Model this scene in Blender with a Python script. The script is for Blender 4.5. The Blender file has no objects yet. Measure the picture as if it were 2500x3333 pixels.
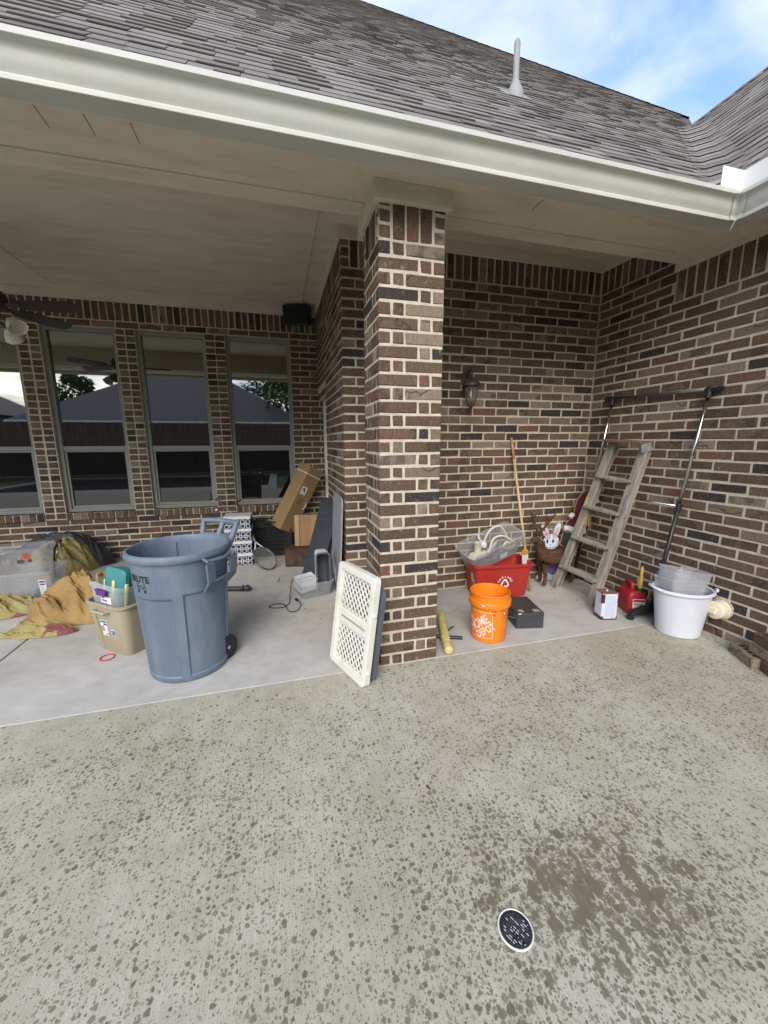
import bpy, bmesh, math, random
from mathutils import Vector, Matrix, noise, Euler
random.seed(7)
R = math.radians
PI = math.pi
# ------------------------------------------------------------------ camera
CAM = Vector((-0.5999, -2.3158, 1.5026)); YAW, PITCH, ROLL, FPX = 0.2647, -0.1799, -0.0031, 1257.68
scene = bpy.context.scene
_f = Vector((math.sin(YAW)*math.cos(PITCH), math.cos(YAW)*math.cos(PITCH), math.sin(PITCH)))
_r = Vector((math.cos(YAW), -math.sin(YAW), 0)); _u = _r.cross(_f)
CR = math.cos(ROLL)*_r + math.sin(ROLL)*_u; CU = -math.sin(ROLL)*_r + math.cos(ROLL)*_u; CF = _f
cd = bpy.data.cameras.new('camera'); cam = bpy.data.objects.new('camera', cd); scene.collection.objects.link(cam)
cam.matrix_world = Matrix(((CR.x, CU.x, -CF.x, CAM.x), (CR.y, CU.y, -CF.y, CAM.y), (CR.z, CU.z, -CF.z, CAM.z), (0, 0, 0, 1)))
cd.sensor_fit = 'HORIZONTAL'; cd.sensor_width = 36; cd.lens = 36*FPX/2500; cd.clip_end = 800; cd.clip_start = 0.05
scene.camera = cam
def pix(p):
    d = Vector(p) - CAM; z = d.dot(CF)
    if z < .05: return None
    return (1250 + FPX*d.dot(CR)/z, 1666.5 - FPX*d.dot(CU)/z, z)
# ------------------------------------------------------------------ sky, sun, exposure
SUN_EL, SUN_AZ = R(35), R(202)       # azimuth clockwise from +Y
w = bpy.data.worlds.new('World'); scene.world = w; w.use_nodes = True
nt = w.node_tree; nt.nodes.clear()
def N(t, type, **k):
    n = t.nodes.new(type)
    for a, b in k.items(): setattr(n, a, b)
    return n
def LK(t, a, b): t.links.new(a, b)
wo = N(nt, 'ShaderNodeOutputWorld'); bg = N(nt, 'ShaderNodeBackground'); bg.inputs[1].default_value = 0.115
sky = N(nt, 'ShaderNodeTexSky', sky_type='NISHITA'); sky.sun_disc = False; sky.sun_elevation = SUN_EL; sky.sun_rotation = SUN_AZ
sky.air_density = 1.3; sky.dust_density = 1.0
tc = N(nt, 'ShaderNodeTexCoord'); sx = N(nt, 'ShaderNodeSeparateXYZ'); LK(nt, tc.outputs['Generated'], sx.inputs[0])
za = N(nt, 'ShaderNodeMath', operation='ADD'); za.inputs[1].default_value = .25; LK(nt, sx.outputs[2], za.inputs[0])
zm = N(nt, 'ShaderNodeMath', operation='MAXIMUM'); zm.inputs[1].default_value = .05; LK(nt, za.outputs[0], zm.inputs[0])
dx = N(nt, 'ShaderNodeMath', operation='DIVIDE'); LK(nt, sx.outputs[0], dx.inputs[0]); LK(nt, zm.outputs[0], dx.inputs[1])
dy = N(nt, 'ShaderNodeMath', operation='DIVIDE'); LK(nt, sx.outputs[1], dy.inputs[0]); LK(nt, zm.outputs[0], dy.inputs[1])
cx = N(nt, 'ShaderNodeCombineXYZ'); LK(nt, dx.outputs[0], cx.inputs[0]); LK(nt, dy.outputs[0], cx.inputs[1]); cx.inputs[2].default_value = 3.3
ns = N(nt, 'ShaderNodeTexNoise'); ns.inputs['Scale'].default_value = 2.6; ns.inputs['Detail'].default_value = 7; ns.inputs['Roughness'].default_value = .52; ns.inputs['Distortion'].default_value = .5
LK(nt, cx.outputs[0], ns.inputs['Vector'])
cr = N(nt, 'ShaderNodeValToRGB'); cr.color_ramp.elements[0].position = .38; cr.color_ramp.elements[1].position = .62; LK(nt, ns.outputs[0], cr.inputs[0])
ns2 = N(nt, 'ShaderNodeTexNoise'); ns2.inputs['Scale'].default_value = 5; ns2.inputs['Detail'].default_value = 5; LK(nt, cx.outputs[0], ns2.inputs['Vector'])
cc = N(nt, 'ShaderNodeMix', data_type='RGBA'); cc.inputs[6].default_value = (3.0, 3.45, 4.5, 1); cc.inputs[7].default_value = (3.5, 3.9, 4.8, 1); LK(nt, ns2.outputs[0], cc.inputs[0])
sb = N(nt, 'ShaderNodeMix', data_type='RGBA', blend_type='ADD'); sb.inputs[0].default_value = 1; sb.inputs[7].default_value = (.0, .2, 1.0, 1); LK(nt, sky.outputs[0], sb.inputs[6])
mx = N(nt, 'ShaderNodeMix', data_type='RGBA'); LK(nt, cr.outputs[0], mx.inputs[0]); LK(nt, sb.outputs[2], mx.inputs[6]); LK(nt, cc.outputs[2], mx.inputs[7])
LK(nt, mx.outputs[2], bg.inputs[0]); LK(nt, bg.outputs[0], wo.inputs[0])
sl = bpy.data.lights.new('sun', 'SUN'); sl.energy = 1.5; sl.angle = R(40); sl.color = (1, .945, .86)
so = bpy.data.objects.new('sun', sl); scene.collection.objects.link(so)
_sd = Vector((math.sin(SUN_AZ)*math.cos(SUN_EL), math.cos(SUN_AZ)*math.cos(SUN_EL), math.sin(SUN_EL)))
so.rotation_euler = (-_sd).to_track_quat('-Z', 'Y').to_euler(); so.location = (-4, -8, 12)
scene.view_settings.view_transform = 'Standard'; scene.view_settings.look = 'None'
scene.view_settings.exposure = 1.28; scene.view_settings.gamma = 1
scene.render.engine = 'CYCLES'
scene.cycles.max_bounces = 6; scene.cycles.transparent_max_bounces = 14; scene.cycles.diffuse_bounces = 3; scene.cycles.glossy_bounces = 3; scene.cycles.caustics_reflective = False; scene.cycles.caustics_refractive = False

# ------------------------------------------------------------------ helpers: objects
COL = scene.collection
def link(o, parent=None):
    COL.objects.link(o)
    if parent is not None: o.parent = parent
    return o
def tag(o, label=None, cat=None, group=None, kind=None):
    if label: o['label'] = label
    if cat: o['category'] = cat
    if group: o['group'] = group
    if kind: o['kind'] = kind
    return o
def empty(name, loc=(0, 0, 0), rz=0, label=None, cat=None, group=None, kind=None):
    o = bpy.data.objects.new(name, None); o.empty_display_size = .05; link(o); o.location = loc
    o.rotation_euler = (0, 0, rz) if isinstance(rz, (int, float)) else rz
    return tag(o, label, cat, group, kind)
class MB:
    def __init__(s): s.v = []; s.f = []
    def add(s, v, f):
        o = len(s.v); s.v += [tuple(x) for x in v]; s.f += [tuple(i+o for i in q) for q in f]; return s
    def box(s, c, sz, rot=None, taper=1.0):
        hx, hy, hz = sz[0]/2, sz[1]/2, sz[2]/2
        vs = [Vector((x*hx*(taper if z > 0 else 1), y*hy*(taper if z > 0 else 1), z*hz)) for z in (-1, 1) for y in (-1, 1) for x in (-1, 1)]
        if rot is not None:
            m = rot if isinstance(rot, Matrix) else Euler(rot).to_matrix()
            vs = [m @ v for v in vs]
        c = Vector(c)
        return s.add([v+c for v in vs], [(0, 2, 3, 1), (4, 5, 7, 6), (0, 1, 5, 4), (2, 6, 7, 3), (0, 4, 6, 2), (1, 3, 7, 5)])
    def span(s, a, b):
        return s.box([(a[i]+b[i])/2 for i in range(3)], [abs(b[i]-a[i]) for i in range(3)])
    def bar(s, p0, p1, w, t, up=(0, 0, 1)):
        p0, p1 = Vector(p0), Vector(p1); d = p1-p0; L = d.length; d.normalize()
        x = d.cross(Vector(up)); x = x if x.length > 1e-5 else d.cross(Vector((1, 0, 0))); x.normalize(); y = x.cross(d)
        return s.box((p0+p1)/2, (w, t, L), Matrix((x, y, d)).transposed())
    def tube(s, pts, r, seg=8, cap=True, closed=False):
        pts = [Vector(p) for p in pts]; n = len(pts)
        rs = r if isinstance(r, (list, tuple)) else [r]*n
        rings = []; prev = None
        for i, p in enumerate(pts):
            if closed: t = pts[(i+1) % n]-pts[i-1]
            else: t = (pts[min(i+1, n-1)]-pts[max(i-1, 0)])
            t.normalize()
            if prev is None:
                a = t.orthogonal().normalized()
            else:
                a = prev - t*prev.dot(t); a = a.normalized() if a.length > 1e-6 else t.orthogonal().normalized()
            prev = a; b = t.cross(a)
            rings.append([p+(a*math.cos(2*PI*k/seg)+b*math.sin(2*PI*k/seg))*rs[i] for k in range(seg)])
        vs = [v for q in rings for v in q]; fs = []
        for i in range(n if closed else n-1):
            j = (i+1) % n
            for k in range(seg):
                l = (k+1) % seg; fs.append((i*seg+k, i*seg+l, j*seg+l, j*seg+k))
        if cap and not closed:
            fs.append(tuple(range(seg))[::-1]); fs.append(tuple((n-1)*seg+k for k in range(seg)))
        return s.add(vs, fs)
    def lathe(s, prof, seg=32, c=(0, 0, 0), rot=None, fn=None):
        c = Vector(c); vs = []; fs = []; n = len(prof)
        m = Matrix.Identity(3) if rot is None else (rot if isinstance(rot, Matrix) else Euler(rot).to_matrix())
        for (r, z) in prof:
            for k in range(seg):
                a = 2*PI*k/seg; rr = r if fn is None else fn(r, z, a)
                vs.append(m @ Vector((rr*math.cos(a), rr*math.sin(a), z)) + c)
        for i in range(n-1):
            for k in range(seg):
                l = (k+1) % seg; fs.append((i*seg+k, i*seg+l, (i+1)*seg+l, (i+1)*seg+k))
        if prof[0][0] > 1e-6: fs.append(tuple(range(seg))[::-1])
        if prof[-1][0] > 1e-6: fs.append(tuple((n-1)*seg+k for k in range(seg)))
        return s.add(vs, fs)
    def rings(s, outs, capb=True, capt=True):
        n = len(outs[0]); vs = [p for o in outs for p in o]; fs = []
        for i in range(len(outs)-1):
            for k in range(n):
                l = (k+1) % n; fs.append((i*n+k, i*n+l, (i+1)*n+l, (i+1)*n+k))
        if capb: fs.append(tuple(range(n))[::-1])
        if capt: fs.append(tuple((len(outs)-1)*n+k for k in range(n)))
        return s.add(vs, fs)
    def prism(s, out, t, m=None):
        n = len(out); a = [Vector((x, 0, z)) for x, z in out]; b = [Vector((x, t, z)) for x, z in out]
        vs = a+b
        if m is not None: vs = [m @ v for v in vs]
        return s.add(vs, [tuple(range(n)), tuple(range(n, 2*n))[::-1]] + [(k, k+n, (k+1) % n+n, (k+1) % n) for k in range(n)])
    def xf(s, m):
        s.v = [tuple(m @ Vector(v)) for v in s.v]; return s
    def mesh(s, name, mat, smooth=False, fixn=True):
        me = bpy.data.meshes.new(name); me.from_pydata(s.v, [], s.f)
        if fixn:
            bm = bmesh.new(); bm.from_mesh(me); bmesh.ops.recalc_face_normals(bm, faces=bm.faces); bm.to_mesh(me); bm.free()
        if mat: me.materials.append(mat)
        if smooth:
            me.polygons.foreach_set('use_smooth', [True]*len(me.polygons))
            if smooth is not True: me.set_sharp_from_angle(angle=R(smooth))
        me.update(); return me
    def build(s, name, mat, parent=None, smooth=False, loc=None, rot=None, bevel=0, fixn=True):
        o = bpy.data.objects.new(name, s.mesh(name, mat, smooth, fixn)); link(o, parent)
        if loc is not None: o.location = loc
        if rot is not None: o.rotation_euler = rot
        if bevel:
            b = o.modifiers.new('bevel', 'BEVEL'); b.width = bevel; b.segments = 2; b.limit_method = 'ANGLE'; b.angle_limit = R(40)
        return o
def rrect(w, d, r, n=5, z=0, cx=0, cy=0):
    r = min(r, w/2-1e-4, d/2-1e-4); p = []
    for qx, qy, a0 in ((1, 1, 0), (-1, 1, 90), (-1, -1, 180), (1, -1, 270)):
        for k in range(n+1):
            a = R(a0+90*k/n); p.append(Vector((cx+qx*(w/2-r)+r*math.cos(a), cy+qy*(d/2-r)+r*math.sin(a), z)))
    return p
def tub(w0, d0, w1, d1, h, r, t=.003, lip=.012, liph=.02, n=5, mb=None):
    """open container: tapered rounded box with a rolled lip"""
    mb = mb or MB(); T = 2*t
    o = [rrect(w0-.01, d0-.01, r*.7, n, 0), rrect(w0, d0, r*.8, n, .006)]
    zl = h-liph; f = zl/h
    o.append(rrect(w0+(w1-w0)*f, d0+(d1-d0)*f, r, n, zl))
    if lip:
        o += [rrect(w1+2*lip*.8, d1+2*lip*.8, r+lip, n, zl+.001), rrect(w1+2*lip, d1+2*lip, r+lip, n, zl+.005), rrect(w1+2*lip, d1+2*lip, r+lip, n, h-.003), rrect(w1+1.4*lip, d1+1.4*lip, r+lip, n, h)]
    else: o.append(rrect(w1, d1, r, n, h))
    o += [rrect(w1-T, d1-T, r, n, h-.001), rrect(w0-T, d0-T, r*.8, n, max(t, .006))]
    return mb.rings(o)
def text_geo(body, size=1.0, bold=0.0, align='CENTER'):
    c = bpy.data.curves.new('t', 'FONT'); c.body = body; c.size = size; c.align_x = align; c.align_y = 'CENTER'; c.offset = bold; c.resolution_u = 3
    o = bpy.data.objects.new('t', c); COL.objects.link(o)
    dg = bpy.context.evaluated_depsgraph_get(); me = o.evaluated_get(dg).to_mesh()
    v = [tuple(x.co) for x in me.vertices]; f = [tuple(p.vertices) for p in me.polygons]
    o.evaluated_get(dg).to_mesh_clear(); bpy.data.objects.remove(o); bpy.data.curves.remove(c)
    return v, f
def mapped(v, fn): return [fn(*p) for p in v]
def catmull(P, k=6):
    P = [Vector(p) for p in P]; out = []
    for i in range(len(P)-1):
        a, b, c, d = P[max(i-1, 0)], P[i], P[i+1], P[min(i+2, len(P)-1)]
        for j in range(k):
            t = j/k
            out.append(.5*((2*b)+(c-a)*t+(2*a-5*b+4*c-d)*t*t+(3*b-a-3*c+d)*t**3))
    return out+[P[-1]]

# ------------------------------------------------------------------ helpers: materials
MATS = {}
def newmat(name):
    m = bpy.data.materials.new(name); m.use_nodes = True; t = m.node_tree; t.nodes.clear()
    o = N(t, 'ShaderNodeOutputMaterial'); b = N(t, 'ShaderNodeBsdfPrincipled'); LK(t, b.outputs[0], o.inputs[0])
    return m, t, b, o
def ramp(t, src, stops):
    r = N(t, 'ShaderNodeValToRGB'); e = r.color_ramp.elements
    while len(e) < len(stops): e.new(.5)
    for i, (p, c) in enumerate(stops): e[i].position = p; e[i].color = tuple(c)+(1,) if len(c) == 3 else c
    LK(t, src, r.inputs[0]); return r
def noise_n(t, vec, scale, detail=4, rough=.55, dist=0):
    n = N(t, 'ShaderNodeTexNoise'); n.inputs['Scale'].default_value = scale; n.inputs['Detail'].default_value = detail
    n.inputs['Roughness'].default_value = rough; n.inputs['Distortion'].default_value = dist
    if vec is not None: LK(t, vec, n.inputs['Vector'])
    return n
def mathn(t, op, a, b=None, clamp=False):
    n = N(t, 'ShaderNodeMath', operation=op, use_clamp=clamp)
    for i, x in enumerate((a, b)):
        if x is None: continue
        if isinstance(x, (int, float)): n.inputs[i].default_value = x
        else: LK(t, x, n.inputs[i])
    return n.outputs[0]
def mixc(t, fac, a, b, blend='MIX'):
    n = N(t, 'ShaderNodeMix', data_type='RGBA', blend_type=blend)
    for s, x in ((0, fac), (6, a), (7, b)):
        if isinstance(x, (int, float)): n.inputs[s].default_value = x
        elif isinstance(x, (tuple, list)): n.inputs[s].default_value = tuple(x)+(1,) if len(x) == 3 else x
        else: LK(t, x, n.inputs[s])
    return n.outputs[2]
def mapping(t, vec, sc=(1, 1, 1), rot=(0, 0, 0)):
    m = N(t, 'ShaderNodeMapping'); m.inputs['Scale'].default_value = sc; m.inputs['Rotation'].default_value = rot; LK(t, vec, m.inputs[0]); return m.outputs[0]
def bump(t, b, h, strength=.3, dist=.01):
    n = N(t, 'ShaderNodeBump'); n.inputs['Strength'].default_value = strength; n.inputs['Distance'].default_value = dist; LK(t, h, n.inputs['Height']); LK(t, n.outputs[0], b.inputs['Normal'])
def mk(name, col, rough=.5, var=.12, scale=6, bmp=0, bscale=60, metal=0, dirt=None, dirt_amt=.35, dscale=3, stretch=(1, 1, 1), spec=.5, alpha=None, sss=0):
    """painted / plastic / cloth surface: base colour with blotches, optional dirt or scuffs, fine relief"""
    if name in MATS: return MATS[name]
    m, t, b, o = newmat(name); tcn = N(t, 'ShaderNodeTexCoord'); vec = mapping(t, tcn.outputs['Object'], stretch)
    n1 = noise_n(t, vec, scale, 5)
    lo = [c*(1-var) for c in col]; hi = [min(1, c*(1+var)) for c in col]
    c = ramp(t, n1.outputs[0], [(.3, lo), (.7, hi)]).outputs[0]
    if dirt:
        n2 = noise_n(t, vec, dscale, 5, .68); f = ramp(t, n2.outputs[0], [(.48, (0, 0, 0)), (.68, (1, 1, 1))]).outputs[0]
        c = mixc(t, mathn(t, 'MULTIPLY', f, dirt_amt), c, dirt)
    LK(t, c, b.inputs['Base Color']); b.inputs['Roughness'].default_value = rough; b.inputs['Metallic'].default_value = metal
    b.inputs['Specular IOR Level'].default_value = spec
    n3 = noise_n(t, vec, scale*3, 4); rr = mathn(t, 'MULTIPLY_ADD', n3.outputs[0], .25); rr.node.inputs[2].default_value = max(.02, rough-.12); LK(t, rr, b.inputs['Roughness'])
    if bmp: bump(t, b, noise_n(t, vec, bscale, 4).outputs[0], bmp, .004)
    if alpha is not None:
        tr = N(t, 'ShaderNodeBsdfTransparent'); tr.inputs[0].default_value = (.97, .97, .97, 1); ms = N(t, 'ShaderNodeMixShader')
        lw = N(t, 'ShaderNodeLayerWeight'); lw.inputs[0].default_value = .35
        fa = mathn(t, 'MULTIPLY_ADD', lw.outputs['Facing'], .30, True); fa.node.inputs[2].default_value = alpha
        LK(t, fa, ms.inputs[0]); LK(t, tr.outputs[0], ms.inputs[1]); LK(t, b.outputs[0], ms.inputs[2]); LK(t, ms.outputs[0], o.inputs[0])
    MATS[name] = m; return m
def rand01(t):
    oi = N(t, 'ShaderNodeObjectInfo'); g = N(t, 'ShaderNodeNewGeometry')
    return mathn(t, 'FRACT', mathn(t, 'ADD', oi.outputs['Random'], g.outputs['Random Per Island']))
def offvec(t, vec, r, k=37.0):
    c = N(t, 'ShaderNodeCombineXYZ'); LK(t, mathn(t, 'MULTIPLY', r, k), c.inputs[0]); LK(t, mathn(t, 'MULTIPLY', r, k*1.7), c.inputs[1]); LK(t, mathn(t, 'MULTIPLY', r, k*.6), c.inputs[2])
    a = N(t, 'ShaderNodeVectorMath', operation='ADD'); LK(t, vec, a.inputs[0]); LK(t, c.outputs[0], a.inputs[1]); return a.outputs[0]
def brick_mat():
    m, t, b, o = newmat('brick_clay'); tcn = N(t, 'ShaderNodeTexCoord'); r = rand01(t); v = offvec(t, tcn.outputs['Object'], r)
    base = ramp(t, r, [(0, (.122, .077, .053)), (.12, (.150, .098, .069)), (.26, (.205, .147, .106)), (.37, (.130, .083, .058)), (.48, (.250, .190, .143)), (.58, (.138, .090, .063)), (.74, (.165, .088, .060)), (.83, (.105, .068, .049)), (.92, (.050, .040, .037))])
    base.color_ramp.interpolation = 'CONSTANT'
    # flashed dark half on some bricks
    r2 = mathn(t, 'FRACT', mathn(t, 'MULTIPLY', r, 17.3))
    nl = noise_n(t, v, 7, 2); dark = ramp(t, nl.outputs[0], [(.5, (0, 0, 0)), (.6, (1, 1, 1))]).outputs[0]
    dark = mathn(t, 'MULTIPLY', dark, mathn(t, 'GREATER_THAN', r2, .68))
    c = mixc(t, mathn(t, 'MULTIPLY', dark, .6), base.outputs[0], (.045, .036, .035))
    # vertical rake texture and speckles
    nv = noise_n(t, mapping(t, v, (1, 1, .12)), 190, 3, .7)
    c = mixc(t, .55, c, ramp(t, nv.outputs[0], [(.3, (.35, .33, .31)), (.5, (1, 1, 1)), (.72, (1.5, 1.45, 1.4))]).outputs[0], 'MULTIPLY')
    sp = noise_n(t, v, 240, 2, .6); c = mixc(t, mathn(t, 'MULTIPLY', ramp(t, sp.outputs[0], [(.62, (0, 0, 0)), (.7, (1, 1, 1))]).outputs[0], .5), c, (.03, .022, .02))
    wv = N(t, 'ShaderNodeTexWave', wave_type='RINGS'); wv.inputs['Scale'].default_value = 5; wv.inputs['Distortion'].default_value = 7; wv.inputs['Detail'].default_value = 2; LK(t, v, wv.inputs['Vector'])
    crk = ramp(t, wv.outputs['Fac'], [(.0, (1, 1, 1)), (.035, (0, 0, 0))]).outputs[0]
    crk = mathn(t, 'MULTIPLY', crk, mathn(t, 'LESS_THAN', mathn(t, 'FRACT', mathn(t, 'MULTIPLY', r, 7.7)), .30))
    c = mixc(t, mathn(t, 'MULTIPLY', crk, .45), c, (.03, .022, .018))
    fl = noise_n(t, v, 120, 2, .5); c = mixc(t, mathn(t, 'MULTIPLY', ramp(t, fl.outputs[0], [(.66, (0, 0, 0)), (.71, (1, 1, 1))]).outputs[0], .55), c, (.50, .45, .38))
    # lime bloom
    nb = noise_n(t, v, 16, 3, .7); c = mixc(t, mathn(t, 'MULTIPLY', ramp(t, nb.outputs[0], [(.62, (0, 0, 0)), (.8, (1, 1, 1))]).outputs[0], .45), c, (.42, .38, .33))
    LK(t, c, b.inputs['Base Color']); b.inputs['Roughness'].default_value = .88; b.inputs['Specular IOR Level'].default_value = .25
    h = mathn(t, 'SUBTRACT', mathn(t, 'ADD', nv.outputs[0], sp.outputs[0]), mathn(t, 'MULTIPLY', crk, 1.6)); bump(t, b, h, .75, .006)
    return m
def mortar_mat():
    m, t, b, o = newmat('mortar'); tcn = N(t, 'ShaderNodeTexCoord'); v = tcn.outputs['Object']
    n = noise_n(t, v, 14, 4, .65); n2 = noise_n(t, v, 130, 2)
    c = ramp(t, n.outputs[0], [(.25, (.42, .36, .27)), (.5, (.56, .495, .385)), (.75, (.65, .59, .48))]).outputs[0]
    c = mixc(t, .35, c, ramp(t, n2.outputs[0], [(.3, (.6, .58, .54)), (.6, (1, 1, 1))]).outputs[0], 'MULTIPLY')
    LK(t, c, b.inputs['Base Color']); b.inputs['Roughness'].default_value = .95; b.inputs['Specular IOR Level'].default_value = .1; bump(t, b, n2.outputs[0], .6, .004); return m
def shingle_mat():
    m, t, b, o = newmat('asphalt_shingle'); tcn = N(t, 'ShaderNodeTexCoord'); r = rand01(t); v = tcn.outputs['Object']
    base = ramp(t, r, [(0, (.19, .172, .156)), (.2, (.225, .208, .19)), (.42, (.195, .176, .16)), (.6, (.245, .229, .21)), (.8, (.165, .148, .135)), (1, (.265, .25, .23))]); base.color_ramp.interpolation = 'CONSTANT'
    g = noise_n(t, v, 420, 2, .6); c = mixc(t, .7, base.outputs[0], ramp(t, g.outputs[0], [(.3, (.5, .48, .46)), (.5, (1, 1, 1)), (.7, (1.5, 1.48, 1.44))]).outputs[0], 'MULTIPLY')
    wn = N(t, 'ShaderNodeNewGeometry'); pn = noise_n(t, wn.outputs['Position'], .8, 5, .6)
    c = mixc(t, .5, c, ramp(t, pn.outputs[0], [(.35, (.62, .58, .56)), (.6, (1.1, 1.08, 1.05))]).outputs[0], 'MULTIPLY')
    LK(t, c, b.inputs['Base Color']); b.inputs['Roughness'].default_value = .93; b.inputs['Specular IOR Level'].default_value = .2; bump(t, b, g.outputs[0], .5, .004); return m
def concrete_mat(outer):
    m, t, b, o = newmat('broomed_concrete' if outer else 'trowelled_concrete'); tcn = N(t, 'ShaderNodeNewGeometry'); v = tcn.outputs['Position']
    n1 = noise_n(t, v, 1.1, 4, .6); n2 = noise_n(t, v, 9, 4, .65); n3 = noise_n(t, v, 190, 2)
    if outer: st = [(.28, (.355, .325, .245)), (.5, (.412, .388, .305)), (.72, (.455, .432, .36))]
    else: st = [(.28, (.37, .35, .315)), (.5, (.44, .42, .385)), (.72, (.50, .485, .455))]
    c = ramp(t, n1.outputs[0], st).outputs[0]
    c = mixc(t, .5, c, ramp(t, n2.outputs[0], [(.3, (.80, .79, .77)), (.6, (1.06, 1.06, 1.06))]).outputs[0], 'MULTIPLY')
    # tiny pits and grit
    pits = ramp(t, n3.outputs[0], [(.28, (1, 1, 1)), (.36, (0, 0, 0))]).outputs[0]
    c = mixc(t, mathn(t, 'MULTIPLY', pits, .35), c, (.16, .14, .11))
    b.inputs['Roughness'].default_value = .9; b.inputs['Specular IOR Level'].default_value = .25
    h = n3.outputs[0]
    if outer:
        s1 = noise_n(t, mapping(t, v, (1, .035, 1), (0, 0, R(-6))), 230, 3, .7); s2 = noise_n(t, mapping(t, v, (1, .05, 1), (0, 0, R(-6))), 60, 3, .6)
        c = mixc(t, .55, c, ramp(t, s1.outputs[0], [(.3, (.78, .77, .75)), (.62, (1.1, 1.1, 1.1))]).outputs[0], 'MULTIPLY')
        c = mixc(t, .4, c, ramp(t, s2.outputs[0], [(.3, (.85, .84, .82)), (.65, (1.08, 1.08, 1.08))]).outputs[0], 'MULTIPLY')
        h = mathn(t, 'ADD', s1.outputs[0], mathn(t, 'MULTIPLY', n3.outputs[0], .5))
        # rain spots
        sp = N(t, 'ShaderNodeSeparateXYZ'); LK(t, v, sp.inputs[0]); X, Y = sp.outputs[0], sp.outputs[1]
        def mr(val, a, bb):
            q = N(t, 'ShaderNodeMapRange'); q.inputs[1].default_value = a; q.inputs[2].default_value = bb; LK(t, val, q.inputs[0]); return q.outputs[0]
        reach = mr(mathn(t, 'ADD', Y, mathn(t, 'MULTIPLY', noise_n(t, v, 2.2, 3).outputs[0], -.35)), -.12, -.62)
        ex = mathn(t, 'POWER', mathn(t, 'MULTIPLY', mathn(t, 'SUBTRACT', X, .36), 1.25), 2); ey = mathn(t, 'POWER', mathn(t, 'MULTIPLY', mathn(t, 'SUBTRACT', Y, -1.47), 2.3), 2)
        pool = mr(mathn(t, 'ADD', mathn(t, 'SQRT', mathn(t, 'ADD', ex, ey)), mathn(t, 'MULTIPLY', noise_n(t, v, 3, 3).outputs[0], .35)), 1.15, .40)
        patch = mathn(t, 'ADD', mathn(t, 'MULTIPLY', pool, .75), mathn(t, 'MULTIPLY', ramp(t, noise_n(t, v, 3.2, 4, .65).outputs[0], [(.40, (0, 0, 0)), (.70, (1, 1, 1))]).outputs[0], .75))
        wet = None
        wv = N(t, 'ShaderNodeVectorMath', operation='ADD'); wn_ = noise_n(t, v, 75, 3); LK(t, v, wv.inputs[0])
        sc_ = N(t, 'ShaderNodeVectorMath', operation='SCALE'); sc_.inputs[3].default_value = .014; LK(t, wn_.outputs['Color'], sc_.inputs[0]); LK(t, sc_.outputs[0], wv.inputs[1])
        for scl, r0, r1, thr, lo in ((36, .10, .38, .74, .7), (58, .12, .40, .64, .5), (100, .16, .42, .60, .3)):
            vo = N(t, 'ShaderNodeTexVoronoi', voronoi_dimensions='2D', feature='F1'); vo.inputs['Scale'].default_value = scl; vo.inputs['Randomness'].default_value = .95; LK(t, wv.outputs[0], vo.inputs['Vector'])
            sc2 = N(t, 'ShaderNodeSeparateColor'); LK(t, vo.outputs['Color'], sc2.inputs[0])
            on = mathn(t, 'GREATER_THAN', mathn(t, 'ADD', sc2.outputs[0], mathn(t, 'MULTIPLY', patch, .42)), thr)
            on = mathn(t, 'MULTIPLY', on, mathn(t, 'GREATER_THAN', reach, sc2.outputs[2]))
            rad = mathn(t, 'MULTIPLY_ADD', mathn(t, 'POWER', sc2.outputs[1], 1.5), r1-r0); rad.node.inputs[2].default_value = r0
            rad = mathn(t, 'ADD', rad, mathn(t, 'MULTIPLY', patch, .14))
            k = mathn(t, 'MULTIPLY', mathn(t, 'SUBTRACT', rad, vo.outputs['Distance']), 11, True)
            st_ = mathn(t, 'MULTIPLY_ADD', mathn(t, 'FRACT', mathn(t, 'MULTIPLY', sc2.outputs[2], 7.3)), 1-lo); st_.node.inputs[2].default_value = lo
            k = mathn(t, 'MULTIPLY', mathn(t, 'MULTIPLY', k, on), st_)
            wet = k if wet is None else mathn(t, 'MAXIMUM', wet, k)
        # soaked patch beside the drain: ragged hard edged blotches
        sn = noise_n(t, mapping(t, wv.outputs[0], (1.0, .7, 1), (0, 0, R(25))), 21, 3, .6); th = mathn(t, 'MULTIPLY_ADD', pool, -.31); th.node.inputs[2].default_value = .775
        soak = mathn(t, 'MULTIPLY', mathn(t, 'SUBTRACT', sn.outputs[0], th), 22, True)
        wet = mathn(t, 'MAXIMUM', wet, mathn(t, 'MULTIPLY', soak, .92))
        wet = mathn(t, 'MULTIPLY', wet, 1.0, True)
        c = mixc(t, wet, c, mixc(t, 1.0, c, (.37, .335, .285), 'MULTIPLY'))
        # old rust and soil stains
        stn = ramp(t, noise_n(t, v, .9, 3, .6, .4).outputs[0], [(.55, (0, 0, 0)), (.75, (1, 1, 1))]).outputs[0]
        c = mixc(t, mathn(t, 'MULTIPLY', stn, .4), c, (.30, .24, .165))
        rg = mathn(t, 'MULTIPLY_ADD', wet, -.35); rg.node.inputs[2].default_value = .9; LK(t, rg, b.inputs['Roughness'])
    else:
        stn = ramp(t, noise_n(t, v, 2.4, 4, .65, .6).outputs[0], [(.55, (0, 0, 0)), (.8, (1, 1, 1))]).outputs[0]
        c = mixc(t, mathn(t, 'MULTIPLY', stn, .35), c, (.24, .22, .19))
    LK(t, c, b.inputs['Base Color']); bump(t, b, h, .5 if outer else .2, .004); return m
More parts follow.
